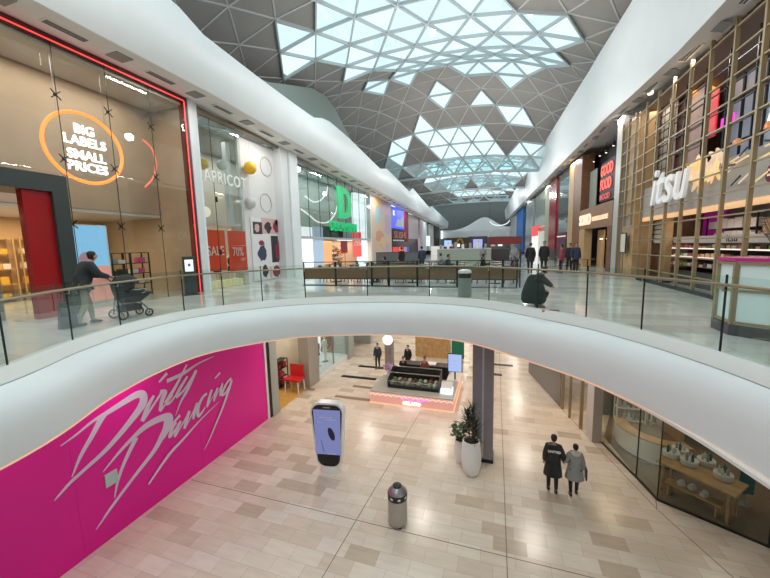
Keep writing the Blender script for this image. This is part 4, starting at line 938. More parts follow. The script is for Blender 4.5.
for i, (px, m_) in enumerate([((253, 222, 262, 234), 1), ((262, 219, 284, 234), 3), ((254, 239, 270, 262), 0), ((271.5, 236, 284.5, 262), 1), ((256, 264, 284, 279), 0)]):
    r = rectx(XW + .02, *px); ph = MB().box(XW + .02, XW + .03, r[0], min(r[1], 17.88), max(r[2], D + .08), r[3]).build('photo', PH[m_], pw)
    if i == 0: blob(ph, (254, 223, 260, 233), PH[3], 1)
    if i == 1: blob(ph, (264, 221, 272, 234), PH[1], 2); blob(ph, (272, 220, 283, 234), PH[2], 3); blob(ph, (274, 219, 281, 226), PH[1], 13)
    if i == 2: blob(ph, (257, 244, 268, 262), PH[4], 4); blob(ph, (258, 240, 265, 246), PH[2], 14)
    if i == 3: blob(ph, (274, 240, 283, 262), PH[2], 5); blob(ph, (277, 238, 282, 246), PH[3], 15)
    if i == 4: blob(ph, (262, 264, 269, 278), PH[1], 6); blob(ph, (272, 264, 281, 278), PH[2], 7); blob(ph, (269, 266, 273, 279), PH[3], 16)
# plinth and mannequins
PLW = mat('plinth_cream', (.75, .66, .45), .4, emit=(1, .8, .45), es=.25)
for k in range(5):
    t = tag(MB().box(-12.95, -12.5, 12.45 + k * .45, 12.82 + k * .45, D, D + .32).build('display_plinth', PLW), 'low glowing cream plinth block under the sale posters', 'plinth', 'cream plinth blocks under the sale posters')
for (x, y, m_, l) in ((-13.6, 12.9, 2, 'grey dressed mannequin behind the SALE poster'), (-13.3, 13.75, 1, 'black dressed mannequin seen between the two sale posters'), (-13.4, 14.8, 1, 'black dressed mannequin right of the 70% poster')):
    mannequin(x, y, D, -PI / 2, DRESS[m_], l, 'boutique mannequins', 1.02)
k = MB(); 
t = thing('clothes_rail', 'clothes rail of black and white patterned garments behind the cream lamp', 'rail', (-13.6, 12.8, D))
MB().tube([(-.0, -.5, 0), (0, -.5, 2.9), (0, .4, 2.9), (0, .4, 0)], .02, 6).build('frame', STEEL, t, local=True)
for i in range(6): MB().cbox((0, -.4 + i * .14, 2.35), (.4, .05, 1.0)).build('garment', [DRESS[1], DRESS[3], DRESS[0]][i % 3], t, local=True)
area((-14.3, 13.5, 8.55), 90, 2, 2, col=(1, .85, .62), name='shop_lamp'); area((-14.2, 16, 12.8), 90, 2.2, 5, col=(1, .98, .94), name='shop_lamp'); 
# ---- pillar 2 and shop 3
struct('trim_18', MB().box(-12.9, -12.1, 17.95, 18.7, D, 13.35), mat('pillar_pale_grey', (.64, .67, .68), .4)); struct('trim_19', MB().box(-12.9, -12.0, 18.75, 19.6, D, 13.3), WHITE)
sf = thing('green_sign_shopfront', 'tall pale glass shopfront with vertical joints behind the big green D', 'shopfront', (XL, 26, D))
yy = 19.6
while yy < 33: MB().box(XL - .015, XL, yy + .01, min(yy + 1.5, 33.2) - .01, 8.2, 12.9).build('glass_panel', SHOPG, sf); MB().box(XL - .02, XL + .01, yy - .01, yy + .015, 8.2, 12.9).build('glass_joint', DARKM, sf); yy += 1.5
MB().box(XL - .2, XL + .02, 19.6, 33.3, 12.85, 13.1).build('header', STEEL, sf); MB().box(XL - .4, XL, 33.0, 33.3, D, 12.9).build('end_post', WHITE, sf)
MB().box(XL - .3, XL, 19.6, 33, 8.05, 8.22).build('transom', mat('pale_green_grey', (.45, .5, .48), .5), sf)
struct('wall_left.016', MB().box(-14.3, -14.2, 19.6, 33, 8.2, 12.9), mat('frosted_grey', (.42, .47, .46), .5))
GRN = em('green_sign', (0, .42, .13), .45, (0, .40, .14))
sg = thing('green_logo_sign', 'big green capital D with the name DEICHMANN below it on the tall glass', 'sign', (XL + .1, 26, 9))
r = rectx(XL + .1, 337.5, 188, 351, 219); w_, h_ = r[1] - r[0], r[3] - r[2]
def dpts(y0, y1, z0, z1, n=10):
    cz = (z0 + z1) / 2; w = y1 - y0; pts = [(y0, z0), (y0, z1)]
    for k in range(n + 1):
        a = PI / 2 - PI * k / n; pts.append((y0 + w * .45 + w * .55 * math.cos(a), cz + (z1 - z0) / 2 * math.sin(a)))
    return pts
o_ = dpts(r[0], r[1], r[2], r[3]); i_ = dpts(r[0] + w_ * .36, r[0] + w_ * .72, r[2] + h_ * .2, r[3] - h_ * .2)
k = MB(); n = len(o_)
for x in (XL + .05, XL + .17):
    for pts in (o_, i_): k.v += [Vector((x, y, z)) for y, z in pts]
for s in range(n):
    q = (s + 1) % n
    k.f += [(s, q, n + q, n + s), (2 * n + s, 3 * n + s, 3 * n + q, 2 * n + q), (s, 2 * n + s, 2 * n + q, q), (n + s, n + q, 3 * n + q, 3 * n + s)]
k.build('letter', GRN, sg)
r = rectx(XL + .1, 330, 221, 357, 230.5); text(sg, 'lettering', 'DEICHMANN', 1.0, GRN, (XL + .1, r[0], r[2] - .05), (0, 1, 0), ext=.06, bold=.02, sx=(r[1] - r[0]) / 6.1)
tag(MB().tube(spline([tuple(wx(u, v, XL - .5)) for u, v in ((301, 209), (309, 215), (318, 222), (328, 222), (335, 214), (337, 206))], 6), .05, 6).build('tube_light', EWHITE, smooth=True), 'long curved white tube light in the green sign shop window', 'lamp')
tag(MB().tube(spline([tuple(wx(u, v, XL - .5)) for u, v in ((305, 196), (314, 202), (322, 199), (327, 191), (328, 186))], 6), .05, 6).build('tube_light', EWHITE, smooth=True), 'short curved white tube light above the long one', 'lamp')
panx(XL - .1, rectx(XL - .1, 303, 227, 313, 268), .08).build('light_panel', EWHITE, sf)
panx(XL - .1, rectx(XL - .1, 314, 227, 323.5, 266), .08).build('light_panel', mat('pale_blue_panel', (.42, .52, .66), .4, emit=(.5, .65, .9), es=.3), sf)
panx(XL - .1, rectx(XL - .1, 324, 227, 343, 239), .15).build('entrance_header', BLACK, sf)
panel('lit_poster', 'glowing orange poster by the entrance under the black header', 'poster', XL - .6, (324, 241, 332, 264), em('poster_orange', (1, .42, .14), .9), .05)
panel('maroon_poster', 'small maroon hanging poster beside the shoe shelves', 'poster', XL - .3, (341, 241, 347.5, 253), mat('maroon_poster', (.30, .03, .05), .4), .03)
r = rectx(XL - .1, 353, 232, 361.5, 257)
q = thing('discount_banner', 'bright red glowing banner reading 75% beside the shop entrance', 'poster', (XL - .1, (r[0] + r[1]) / 2, r[2])); MB().box(XL - .14, XL - .1, *r).build('board', em('banner_red', (.95, .05, .03), .9), q)
text(q, 'lettering', '75%', .85, POT, (XL - .09, (r[0] + r[1]) / 2, (r[2] + r[3]) / 2 - .1), (0, 1, 0), ext=.01, align='CENTER', bold=.02, sx=.62 * (r[1] - r[0]) / 1.1)
struct('wall_left.017', MB().box(-13.9, -13.8, 22, 33, D, 8.05), mat('warm_shop_wall', (.62, .46, .34), .6))
r = rectx(-13.2, 333.5, 245, 345, 266)
rack('shoe_shelf', 'dark shoe shelving behind the entrance under the green name', 'shelf', -13.6, -13.2, r[0], r[1], D, r[3], 5, DWOOD, 'shoe_box', 'small pale box on the dark shoe shelving', 'boxes on the dark shoe shelving', mats=[CM[2], BM[1], CM[4]], step=.5, gh=.6)
area((-13, 27, 8.0), 160, 1, 10, col=(1, .75, .5), name='shop_lamp'); area((-13.2, 26, 12.8), 120, 1, 11, col=(.95, 1, 1), name='shop_lamp')
# ---- patterned hoarding
r = rectx(XL, 374, 190, 391.5, 264)
q = thing('patterned_hoarding', 'pastel hoarding with soft orange, lilac and blue shapes beyond the green sign shop', 'hoarding', (XL, 36, D))
MB().box(XL - .2, XL, 33.3, 40.2, D, 12.5).build('board', mat('pastel_sand', (.62, .47, .36), .6), q)
random.seed(11)
for i, (u, v, a, b_, c) in enumerate([(378, 215, 4, 9, (.35, .52, .58)), (386, 210, 4, 8, (.58, .42, .52)), (388, 225, 3.5, 12, (.50, .38, .55)), (380, 236, 5, 6, (.62, .30, .22)), (387, 250, 3, 9, (.58, .40, .50)), (377, 202, 3, 6, (.66, .42, .22)), (389, 203, 2.5, 7, (.55, .58, .62)), (383, 243, 3, 6, (.70, .48, .25))]):
    r = rectx(XL + .01, u - a, v - b_, u + a, v + b_); cy, cz = (r[0] + r[1]) / 2, (r[2] + r[3]) / 2
    pts = [(XL + .001, min(40.1, max(33.4, cy + (r[1] - r[0]) / 2 * math.cos(t) * random.uniform(.7, 1.1))), cz + (r[3] - r[2]) / 2 * math.sin(t) * random.uniform(.7, 1.1)) for t in [2 * PI * k / 12 for k in range(12)]]
    MB().plate(pts, (.01 + .002 * i, 0, 0)).build('printed_shape', mat('pastel_%d' % i, c, .6), q)
# ---- sushi bar front and beyond
q = thing('sushi_bar_front', 'dark maroon food bar front reading SUSHI under a blue video screen', 'shopfront', (XL, 44, D))
MB().box(XL - .3, XL, 40.3, 48.5, 8.0, 9.6).build('sign_board', mat('maroon_black', (.035, .008, .015), .4), q); text(q, 'lettering', 'SUSHI', 1.2, em('copper_letters', (.5, .14, .06), .5), (XL + .02, 41.2, 8.45), (0, 1, 0), ext=.02, sx=1.9)
MB().box(XL - .3, XL, 40.3, 46.2, 9.65, 12.2).build('blue_screen', em('video_blue', (.01, .05, .85), 1.0), q)
MB().plate([(XL + .01, 41.8, 9.9), (XL + .01, 45.8, 9.9), (XL + .01, 45.8, 11.2), (XL + .01, 44, 10.8), (XL + .01, 43, 11.0)], (.02, 0, 0)).build('grey_picture', em('video_grey', (.3, .35, .45), .7), q)
MB().box(XL + .01, XL + .03, 41.0, 41.5, 11.2, 11.8).build('white_mark', EWHITE, q); MB().box(XL + .01, XL + .03, 45.0, 45.8, 10.2, 10.7).build('white_mark', EWHITE, q)
MB().box(XL - .3, XL + .02, 46.2, 48.5, 8.0, 12.1).build('red_column', mat('deep_red', (.22, .005, .02), .4), q)
k = MB()
for i in range(9): k.box(XL + .005, XL + .02, 40.9 + i * .75, 41.4 + i * .75, 8.08, 8.25)
k.build('small_lettering', POT, q)
for i, (u0, u1, m_) in enumerate(((393, 398, (.6, .05, .05)), (399, 403, (.95, .1, .12)), (404, 407, (.35, .2, .16)), (407.5, 409, (.02, .05, .7)))):
    panel('menu_board', ('dull red menu board, nearest the pastel hoarding', 'bright red menu board under the SUSHI sign', 'brown menu board under the SUSHI sign', 'narrow blue lit strip sign by the red column')[i], 'menu', XL - .3, (u0, 247, u1, 258), em('menu_%d' % i, m_, .6, m_), .05)
struct('wall_left.018', MB().box(-14, -13.9, 40.2, 80, D, 12.6), mat('far_dark_wall', (.10, .09, .09), .6))
for i, (y0, y1, c, l, e) in enumerate(((48.6, 55, (.45, .40, .40), 'pinkish grey upper panel beyond the SUSHI bar', 0), (58.5, 62.5, (.42, .48, .46), 'pale grey glazed upper panel, middle of the far left-hand shops', 0), (64, 69, (.45, .45, .44), 'light grey upper panel near the end of the left-hand shops', 0))):
    tag(MB().box(XL - .2, XL, y0, y1, 8.5 if i == 0 else 6.5, zL(y0) - .3).build('upper_panel', mat('far_panel_%d' % i, c, .4)), l, 'panel')
tag(MB().box(XL - .3, XL + .1, 56, 58, D, zL(57) - .1).build('shop_pier', mat('lilac_pier', (.45, .35, .42), .5)), 'slim lilac grey pier between the far left-hand shops', 'pillar')
tag(MB().box(XL - .3, XL - .02, 70, 76, D, zL(73) - .2).build('shop_pier', BLACK), 'black pier at the far end of the left-hand shops', 'pillar')
for u, v0, v1, l in ((429, 236, 246, 'white lantern sign on the far left-hand shops, nearer one'), (443, 231, 239, 'white lantern sign hanging at the black pier')):
    panel('lantern_sign', l, 'sign', XL + .3, (u - 1, v0, u + 1, v1), em('lantern', (.9, .95, 1), 1.0), .3)
tag(MB().box(XL + .0, XL + 1.5, 66, 74, D, D + 1.6).build('far_counter', mat('pale_counter_lit', (.7, .68, .64), .4, emit=(1, .95, .9), es=.3)), 'pale lit counter at the far end of the left-hand shops', 'counter')
area((-13, 55, 9), 120, 1, 12, col=(1, .9, .85), name='shop_lamp')
# ================================================================ UPPER DECK, RIGHT-HAND SHOPS
XR = 6.2
def rectr(u0, v0, u1, v1, x=XR): return rectx(x, u0, v0, u1, v1)
def panr(name, label, cat, px, m_, x=XR, t=.03, group=None):
    r = rectr(*px, x=x); return tag(MB().box(x, x + t, r[0], r[1], max(r[2], D), r[3]).build(name, m_), label, cat, group)
# ---- interior shell of the lattice fronted shop
STONE = tiles('pale_wall_tiles', [(.42, .38, .33), (.50, .46, .41), (.54, .50, .45)], 1.3, .5, .4, (.03, .03, .03), .012)
struct('wall_right.008', MB().box(9.2, 9.3, 6.4, 21.3, D, 13.6), mat('itsu_back', (.16, .12, .10), .6))
struct('ceiling.006', MB().box(6.35, 9.3, 6.4, 21.3, 13.3, 13.4), mat('shop_ceiling_dark', (.22, .17, .13), .6))
struct('wall_right.009', MB().box(6.35, 9.3, 21.2, 21.35, D, 13.6), mat('itsu_side', (.40, .27, .15), .5))
struct('wall_right.010', MB().box(6.6, 13, 6.25, 6.4, D, 13.6), BKW)
# wall of pale tiles with dark joints, upper part, standing across the shop
def tilewall(name, x, y0, y1, z0, z1, nz, ny, m_, lab, cat='wall panel'):
    t = thing(name, lab, cat, (x, (y0 + y1) / 2, z0)); MB().box(x, x + .08, y0, y1, z0, z1).build('cladding', m_, t)
    b = MB()
    for k in range(nz + 1): z = z0 + (z1 - z0) * k / nz; b.box(x - .012, x, y0, y1, z - .018, z + .018)
    for k in range(ny + 1): y = y0 + (y1 - y0) * k / ny; b.box(x - .012, x, y - .014, y + .014, z0, z1)
    b.build('joints', BLACK, t); return t
rq = rectx(7.0, 642, 95, 674, 168)
tilewall('tiled_wall', 7.0, rq[0], 21.2, 9.9, 13.25, 5, 3, mat('pale_tile', (.52, .47, .42), .45), 'upper wall of pale tiles with dark joints behind the gold lattice')
rq = rectx(7.3, 676, 95, 704, 168)
tilewall('tiled_wall', 7.3, rq[0], rq[1], 10.2, 13.25, 4, 2, mat('rose_tile', (.48, .33, .29), .45), 'rosy tiled upper wall behind the lattice, beside the red column')
tilewall('tiled_wall', 7.0, 18.6, 21.2, D + 1.6, 8.3, 5, 1, mat('white_tile', (.62, .60, .58), .35), 'white tiled lower wall next to the red neon line')
k = tag(MB().box(7.1, 7.16, 18.45, 18.55, D + .9, 8.3).build('neon_line', NEONR), 'upright red neon line at the edge of the white tiled lower wall', 'neon sign')
tag(panx(7.3, rectx(7.3, 711, 92, 718, 136)).build('red_column', mat('bright_red', (.55, .01, .03), .4, emit=(1, .02, .05), es=.25)), 'slanting red lit column behind the lattice beside the dark window', 'column')
# lattice
lat = thing('gold_lattice', 'tall gold metal lattice grid standing in front of the sushi shop', 'lattice', (6.0, 14, D))
XG = 5.95
vy = [21.3, 20.4, 19.5, 18.3, 17.15, 15.95, 14.75, 13.6, 12.45, 11.3, 10.15, 9.0, 7.85]
for i, y in enumerate(vy):
    MB().box(XG, XG + .10, y - .035, y + .035, (D if i == 0 or i > 2 else 8.15), 13.25).build('upright', BRONZE, lat)
for k_ in range(12):
    z = 13.0 - k_ * .62
    if z < D + .1: break
    MB().box(XG + .02, XG + .08, vy[-1], (vy[0] if z > 8.1 else vy[2]), z - .02, z + .02).build('crossbar', BRONZE, lat)
MB().box(XG, XG + .12, vy[-1], vy[3], D, D + .12).build('base_rail', DARKM, lat)
# second lattice layer set back
lat2 = thing('dark_lattice', 'thinner dark lattice set back behind the gold one', 'lattice', (6.75, 14, 9.5))
for i in range(9): MB().box(6.72, 6.76, 9 + i * 1.3, 9.04 + i * 1.3, 9.9, 13.2).build('upright', DARKM, lat2)
for i in range(5): MB().box(6.72, 6.76, 8, 20.5, 10.2 + i * .62, 10.23 + i * .62).build('crossbar', DARKM, lat2)
# tan pier with notice board, light pier
struct('trim_20', MB().box(6.15, 6.9, 19.55, 21.2, D, 13.3), TAN)
r = rectr(624, 236, 636, 258, x=6.1)
t = thing('menu_stand', 'framed white menu notice on a slim stand before the tan pier', 'sign', (6.0, 20.3, D)); MB().box(-.02, .0, -.02, .02, 0, 1.2).build('post', DARKM, t, local=True); MB().box(-.06, -.02, -.42, .3, 1.15, 2.15).build('frame', DARKM, t, local=True); MB().box(-.07, -.06, -.38, .26, 1.2, 2.1).build('notice', mat('cream_notice', (.72, .68, .55), .5), t, local=True); MB().box(-.2, .1, -.2, .2, 0, .03).build('foot', DARKM, t, local=True)
tag(MB().box(6.11, 6.145, 20.0, 20.5, D + 2.35, D + 3.0).build('wall_notice', mat('grey_notice', (.38, .38, .38), .5)), 'small grey notice fixed on the tan pier above the menu', 'sign')
# fascia band with the sign
def bandr(x, u0, u1, t0, t1, b0, b1): # sloping quad seen in the picture
    return None
bd_ = thing('sign_fascia', 'pale grey fascia band with white letters itsu and a gold leaf motif', 'sign', (6.4, 14, 8.3))
MB().box(6.42, 6.55, 7.85, 19.45, 8.45, 9.75).build('band', mat('fascia_grey', (.50, .47, .44), .5), bd_)
MB().box(6.36, 6.6, 7.85, 19.45, 8.28, 8.44).build('warm_strip', mat('strip_glow', (.9, .6, .35), .5, emit=(1, .55, .25), es=.45), bd_)
q = wx(652, 203, 5.9); text(bd_, 'lettering', 'itsu', 2.0, em('sign_white_lit', (.95, .97, 1), .2, (.75, .75, .75)), (5.84, q.y, q.z - .1), (0, -1, 0), ext=.05, bold=.012, shear=.22, sx=.98)
q = wx(762, 186, 6.38); text(bd_, 'lettering', 'e', 1.1, mat('plum_letter', (.20, .01, .08), .4), (6.38, q.y, q.z + .05), (0, -1, 0), ext=.02, shear=.2, sx=1.2)
gl = [em('gold_leaf_%d' % i, c, .45, c) for i, c in enumerate(((.85, .62, .25), (.80, .58, .38), (.88, .66, .48)))]
random.seed(21)
c0_ = wx(697, 172, 6.2)
for i in range(46):
    a = random.uniform(0, 6.28); rr_ = random.uniform(.1, .85); cy_, cz_ = c0_.y - .15 + rr_ * 1.45 * math.cos(a), c0_.z + .02 + rr_ * .5 * math.sin(a)
    w_ = random.uniform(.12, .26); an = random.uniform(0, 6.28); pts = []
    for s in range(10):
        t_ = 2 * PI * s / 10; y_, z_ = w_ * 1.5 * math.cos(t_), w_ * .5 * math.sin(t_); pts.append((6.2 + random.uniform(-.004, .004) + .004 * i, cy_ + y_ * math.cos(an) - z_ * math.sin(an), cz_ + y_ * math.sin(an) + z_ * math.cos(an)))
    MB().plate([(pts[0][0], p_[1], p_[2]) for p_ in pts], (.01, 0, 0)).build('leaf', gl[i % 3], bd_)
for i in range(16):
    y_, z_ = c0_.y - 1.3 - random.uniform(0, 2.4), c0_.z - .1 - random.uniform(-.35, .75); an = random.uniform(-.5, .3); L = random.uniform(.15, .35)
    MB().beam((6.22 + .003 * i, y_ - L * math.cos(an), z_ - L * math.sin(an)), (6.22 + .003 * i, y_ + L * math.cos(an), z_ + L * math.sin(an)), .012, .05).build('leaf_sliver', gl[i % 3] if i % 4 else DARKM, bd_)
# things seen through the lattice, upper storey
t = thing('pendant_lamp', 'glowing amber dome lamp under the dark shop ceiling behind the lattice', 'lamp', tuple(wx(703, 95, 7.6))); MB().lathe((0, 0, 0), [(.42, 0), (.40, .12), (.25, .26), (.03, .32)], 20).build('shade', em('amber_shade', (1, .45, .08), .9, (.6, .3, .1)), t, local=True, smooth=True); MB().tube([(0, 0, .32), (0, 0, .5)], .015, 5).build('cord', DARKM, t, local=True)
t = thing('upper_window', 'dark gridded upper window with grey glass and a magenta glow behind the lattice', 'window', (8.2, 11, 10))
WY0, WY1 = 10.5, 17.4
MB().box(8.2, 8.25, WY0, WY1, 10.1, 13.2).build('pane', mat('blue_grey_pane', (.20, .23, .27), .15, emit=(.5, .6, .75), es=.22), t)
for i in range(7): MB().box(8.14, 8.2, WY0 + i * 1.14, WY0 + .07 + i * 1.14, 10.1, 13.2).build('glazing_bar', BLACK, t)
for i in range(5): MB().box(8.14, 8.2, WY0, WY1, 10.1 + i * .76, 10.15 + i * .76).build('glazing_bar', BLACK, t)
rq = rectx(8.1, 721, 116, 733, 124); MB().box(8.1, 8.14, *rq).build('magenta_sign', em('magenta_glow', (1, .05, .7), 1.2), t)
MB().box(7.8, 8.1, WY0, WY1, 9.9, 10.1).build('sill', DKW, t)
for i in range(3):
    t = thing('pendant_lamp', ('small copper pendant lamp low in the upper window, nearest the red column', 'small copper pendant lamp in the middle of the upper window', 'small copper pendant lamp farthest from the red column')[i], 'lamp', (7.8, 15.6 - i * 1.5, 10.6 + .1 * i), 0, 'copper pendants in the upper window')
    MB().lathe((0, 0, 0), [(.14, 0), (.12, .15), (.03, .22)], 14).build('shade', mat('copper_shade', (.55, .22, .10), .35, .6, emit=(1, .4, .15), es=.3), t, local=True, smooth=True); MB().tube([(0, 0, .22), (0, 0, 2.5)], .008, 4).build('cord', DARKM, t, local=True)
# lower storey: chiller counter, shelves
t = thing('chiller_counter', 'long lit chiller cabinet with a pale canopy reading itsu behind the lattice', 'counter', (7.1, 13.5, D))
MB().box(6.9, 7.9, 7.6, 18.3, D, D + .55).build('base', DKW, t); MB().box(7.8, 7.9, 7.6, 18.3, D + .55, D + 1.75).build('back_panel', DKW, t)
can = MB().box(6.75, 7.5, 7.6, 18.3, D + 1.62, D + 1.86).build('canopy', mat('canopy_pale', (.55, .48, .45), .5), t)
text(can, 'lettering', 'itsu', .3, DARKM, (6.745, 13.6, D + 1.66), (0, -1, 0), ext=.005, sx=1.3)
for z in (.75, 1.1, 1.42):
    MB().box(6.95, 7.8, 7.6, 18.3, D + z - .02, D + z).build('shelf_board', STEEL, t); MB().box(6.93, 6.96, 7.6, 18.3, D + z - .03, D + z + .01).build('shelf_light', em('shelf_light', (1, .85, .75), 1.1), t) if z != .75 else None
random.seed(4); FM = [mat('food_' + n, c, .5) for n, c in (('salmon', (.75, .28, .15)), ('rice', (.75, .70, .62)), ('dark', (.08, .05, .05)), ('rose', (.55, .15, .2)), ('leafy', (.25, .35, .12)), ('peach', (.85, .5, .32)))]
for z in (.76, 1.11, 1.43):
    y = 7.8
    while y < 18.1:
        w = random.uniform(.16, .3)
        tag(MB().prism([(7.02, y), (7.28, y + .01), (7.28, y + w), (7.02, y + w - .01)], D + z - .008, D + z + random.uniform(.06, .14)).build('food_box', random.choice(FM)), 'small boxed meal on the lit chiller shelves', 'food box', 'boxed meals in the chiller'); y += w + .06
WS = mat('white_packs', (.62, .64, .62), .5)
rack('white_shelf', 'tall shelf stacked with white packs between tiled wall and magenta panel', 'shelf', 8.4, 8.8, 15.3, 18.3, D, 8.3, 5, DARKM, 'white_pack', 'white folded pack on the tall shelf behind the chiller', 'white packs on the tall shelf', mats=[WS, BM[1], PALEW], step=.5, dens=.9, gh=.8)
tag(panx(9.0, rectx(9.0, 704, 212, 726, 236)).build('magenta_board', mat('magenta_glossy', (.22, .01, .16), .4, emit=(.8, .02, .5), es=.12)), 'magenta wall board under the warm strip behind the lattice', 'panel')
t = thing('timber_upright', 'tan timber post inside the shop just behind the lattice', 'post', (6.58, 17.2, D)); MB().box(-.12, .12, -.22, .22, 0, 2.7).build('post', TAN, t, local=True); MB().box(-.14, .14, -.24, .24, 0, .1).build('foot', DARKM, t, local=True)
for i, (y, s) in enumerate(((12.4, 1), (11.6, 1.15), (10.6, .9), (9.7, 1.1))):
    t = thing('paper_bag', ('kraft paper bag nearest the magenta board on the chiller top', 'tall kraft paper bag, second on the chiller top', 'small kraft paper bag, third on the chiller top', 'kraft paper bag farthest along the chiller top')[i], 'bag', (7.15, y, D + 1.861), 0, 'paper bags on the chiller')
    MB().prism([(-.12, -.17 * s), (.12, -.17 * s), (.12, .17 * s), (-.12, .17 * s)], 0, .42 * s).build('bag', mat('kraft_%d' % i, (.50, .33, .19), .7), t, local=True); MB().tube(spline([(0, -.08, .42 * s), (0, -.06, .55 * s), (0, .06, .55 * s), (0, .08, .42 * s)], 4), .008, 4).build('handle', DWOOD, t, local=True)
area((7.8, 13, 13.2), 40, 2, 10, col=(1, .8, .6), name='shop_lamp'); area((7.4, 13, 8.2), 75, .8, 9, col=(1, .82, .68), name='shop_lamp'); area((6.65, 19, 13.2), 25, .3, 3, col=(1, .85, .7), name='shop_lamp')
for i, (u, v) in enumerate(((652, 103), (671, 86), (690, 68))):
    q = on(u, v, zR(16) - .05); tag(MB().lathe((6.05, vy[3] - i * 2.1, zR(17) - .14), [(.09, 0), (.1, .05), (.1, .12)], 16).build('downlight', WARMW), 'round downlight in the soffit above the lattice, ' + ('farthest of three', 'middle of three', 'nearest of three')[i], 'lamp', 'soffit downlights over the lattice')
# ---- pale pier between the shops, and SOHO
struct('trim_21', MB().box(6.0, 6.5, 21.45, 22.3, D, 13.9), mat('pier_silver', (.50, .50, .49), .35)); struct('trim_22', MB().box(6.1, 6.4, 22.32, 22.42, D, 13.9), DARKM)
so = thing('coffee_shop_front', 'brown timber coffee shop front reading SOHO with a dark open entrance', 'shopfront', (5.9, 27, D))
def RX(y): return wallR(y) - .1
def pr(y0, y1, z0, z1, t, m_, name, par, off=0, z1b=None):
    a, c = (RX(y0) + off, y0), (RX(y1) + off, y1); o = MB()
    o.prism([a, c, (c[0] + t, c[1]), (a[0] + t, a[1])], z0, z1); return o.build(name, m_, par)
pr(29.5, 33.2, D, 13.75, .8, DWOOD, 'timber_pier', so); pr(31.6, 33.2, D, 13.75, .3, TAN, 'timber_face', so, -.02)
pr(22.7, 29.5, 8.3, 9.7, .4, mat('fascia_timber', (.28, .15, .07), .5, noise=.2), 'fascia', so)
pr(22.7, 23.5, D, 8.3, .5, DWOOD, 'timber_pier', so); pr(28.2, 29.5, D, 8.3, .5, TAN, 'timber_pier', so)
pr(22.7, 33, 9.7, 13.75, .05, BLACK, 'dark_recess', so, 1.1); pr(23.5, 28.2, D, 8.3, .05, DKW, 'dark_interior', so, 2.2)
pr(24.3, 26.0, D + .2, 8.1, .1, mat('bronze_pane', (.22, .12, .09), .3), 'inner_door', so, .9); pr(26.8, 28, D, 8.2, .1, TAN, 'inner_panel', so, .8)
rq = rectx(6.6, 602.5, 160, 616, 195)
k = pr(rq[0], rq[1], 10.0, 12.5, .08, mat('sign_maroon', (.05, .008, .01), .5), 'neon_board', so, .6)
for j_, (l, z) in enumerate((('GOOD', 11.65), ('FOOD', 10.75), ('MOOD', 10.12))):
    text(k, 'lettering', l, .95 if j_ < 2 else .5, em('red_letters_%d' % j_, (1, .10, .07), 1.3 if j_ < 2 else .5), (RX(rq[1]) + .56, rq[1] - .15, z), (RX(24) - RX(27), -3, 0), ext=.02, bold=.01, sx=(rq[1] - rq[0]) / 3.9 * (1 if j_ < 2 else 1.6))
pr(27.8, 29.3, 9.8, 12.4, .06, mat('grey_green_poster', (.30, .33, .28), .5), 'side_poster', so, .5)
text(so, 'lettering', 'SOHO', 1.0, em('soho_letters', (1, .62, .45), 1.3), (RX(29.3) - .06, 29.3, 8.6), (RX(26) - RX(29.3), -3.3, 0), ext=.04, bold=.02, sx=.95)
text(so, 'lettering', 'DRINKS & MORE', .38, em('soho_small_letters', (1, .55, .35), 1.2), (RX(26.2) - .06, 26.3, 8.75), (RX(24) - RX(27), -3, 0), ext=.02, bold=.01, sx=1.05)
for i in range(5):
    y = 23.6 + i * 1.25; t = thing('spot_lamp', 'small white spotlight in the dark recess above the coffee shop fascia', 'lamp', (RX(y) + .5, y, 13.0 + .1 * (i % 2)), 0, 'spotlights over the coffee shop')
    MB().lathe((0, 0, 0), [(.06, 0), (.07, .02), (.06, .15)], 10).build('housing', DARKM, t, local=True); MB().lathe((0, 0, -.015), [(.055, 0), (.055, .014)], 10).build('bulb', WARMW, t, local=True); MB().tube([(0, 0, .15), (0, 0, .6)], .01, 4).build('stem', DARKM, t, local=True)
for i in range(3):
    y = 24.4 + i * 1.3; tag(MB().box(RX(y) + .7, RX(y) + .76, y - .25, y + .25, 7.55, 7.6).build('strip_lamp', WARMW), 'short warm strip lamp inside the dark coffee shop entrance', 'lamp', 'strip lamps in the coffee shop')
area((RX(26) + 1.4, 26, 8.2), 25, 1, 3, col=(1, .6, .35), name='shop_lamp')
# ---- shopfronts further along
GLR = mat('reflective_shop_glass', (.13, .16, .16), .06, spec=.9)
f2 = thing('glass_shopfront', 'grey reflective glass shopfront between the timber pier and the red column', 'shopfront', (5.6, 36, D))
pr(33.3, 37.5, D, 13.7, .1, GLR, 'glass_panel', f2); pr(33.3, 37.5, 9.8, 10.0, .12, DARKM, 'transom', f2, -.03); pr(33.4, 36.8, D + .4, 8.3, .05, mat('plum_poster', (.09, .02, .05), .4), 'poster', f2, -.08); pr(33.4, 36.8, 7.9, 8.0, .03, em('shelf_glow', (1, .8, .7), .8), 'light_strip', f2, -.12)
f3 = thing('red_column', 'dark red column standing in the row of right-hand shopfronts', 'column', (5.3, 38.5, D)); pr(37.6, 41, D + 1.1, 13.6, .4, RED, 'cladding', f3, -.15); pr(37.6, 41, D, D + 1.1, .4, DKW, 'base', f3, -.15)
f4 = thing('glass_shopfront', 'pale green glass shopfront beyond the red column', 'shopfront', (5, 45, D)); pr(41.1, 52, D, 13.6, .1, mat('pale_green_glass', (.30, .36, .32), .08, spec=.9), 'glass_panel', f4); pr(41, 44, D, 13.4, .1, mat('olive_strip', (.36, .38, .26), .5), 'side_strip', f4, -.05); pr(41, 52, 9.3, 9.45, .1, POT, 'small_lettering_band', f4, -.03)
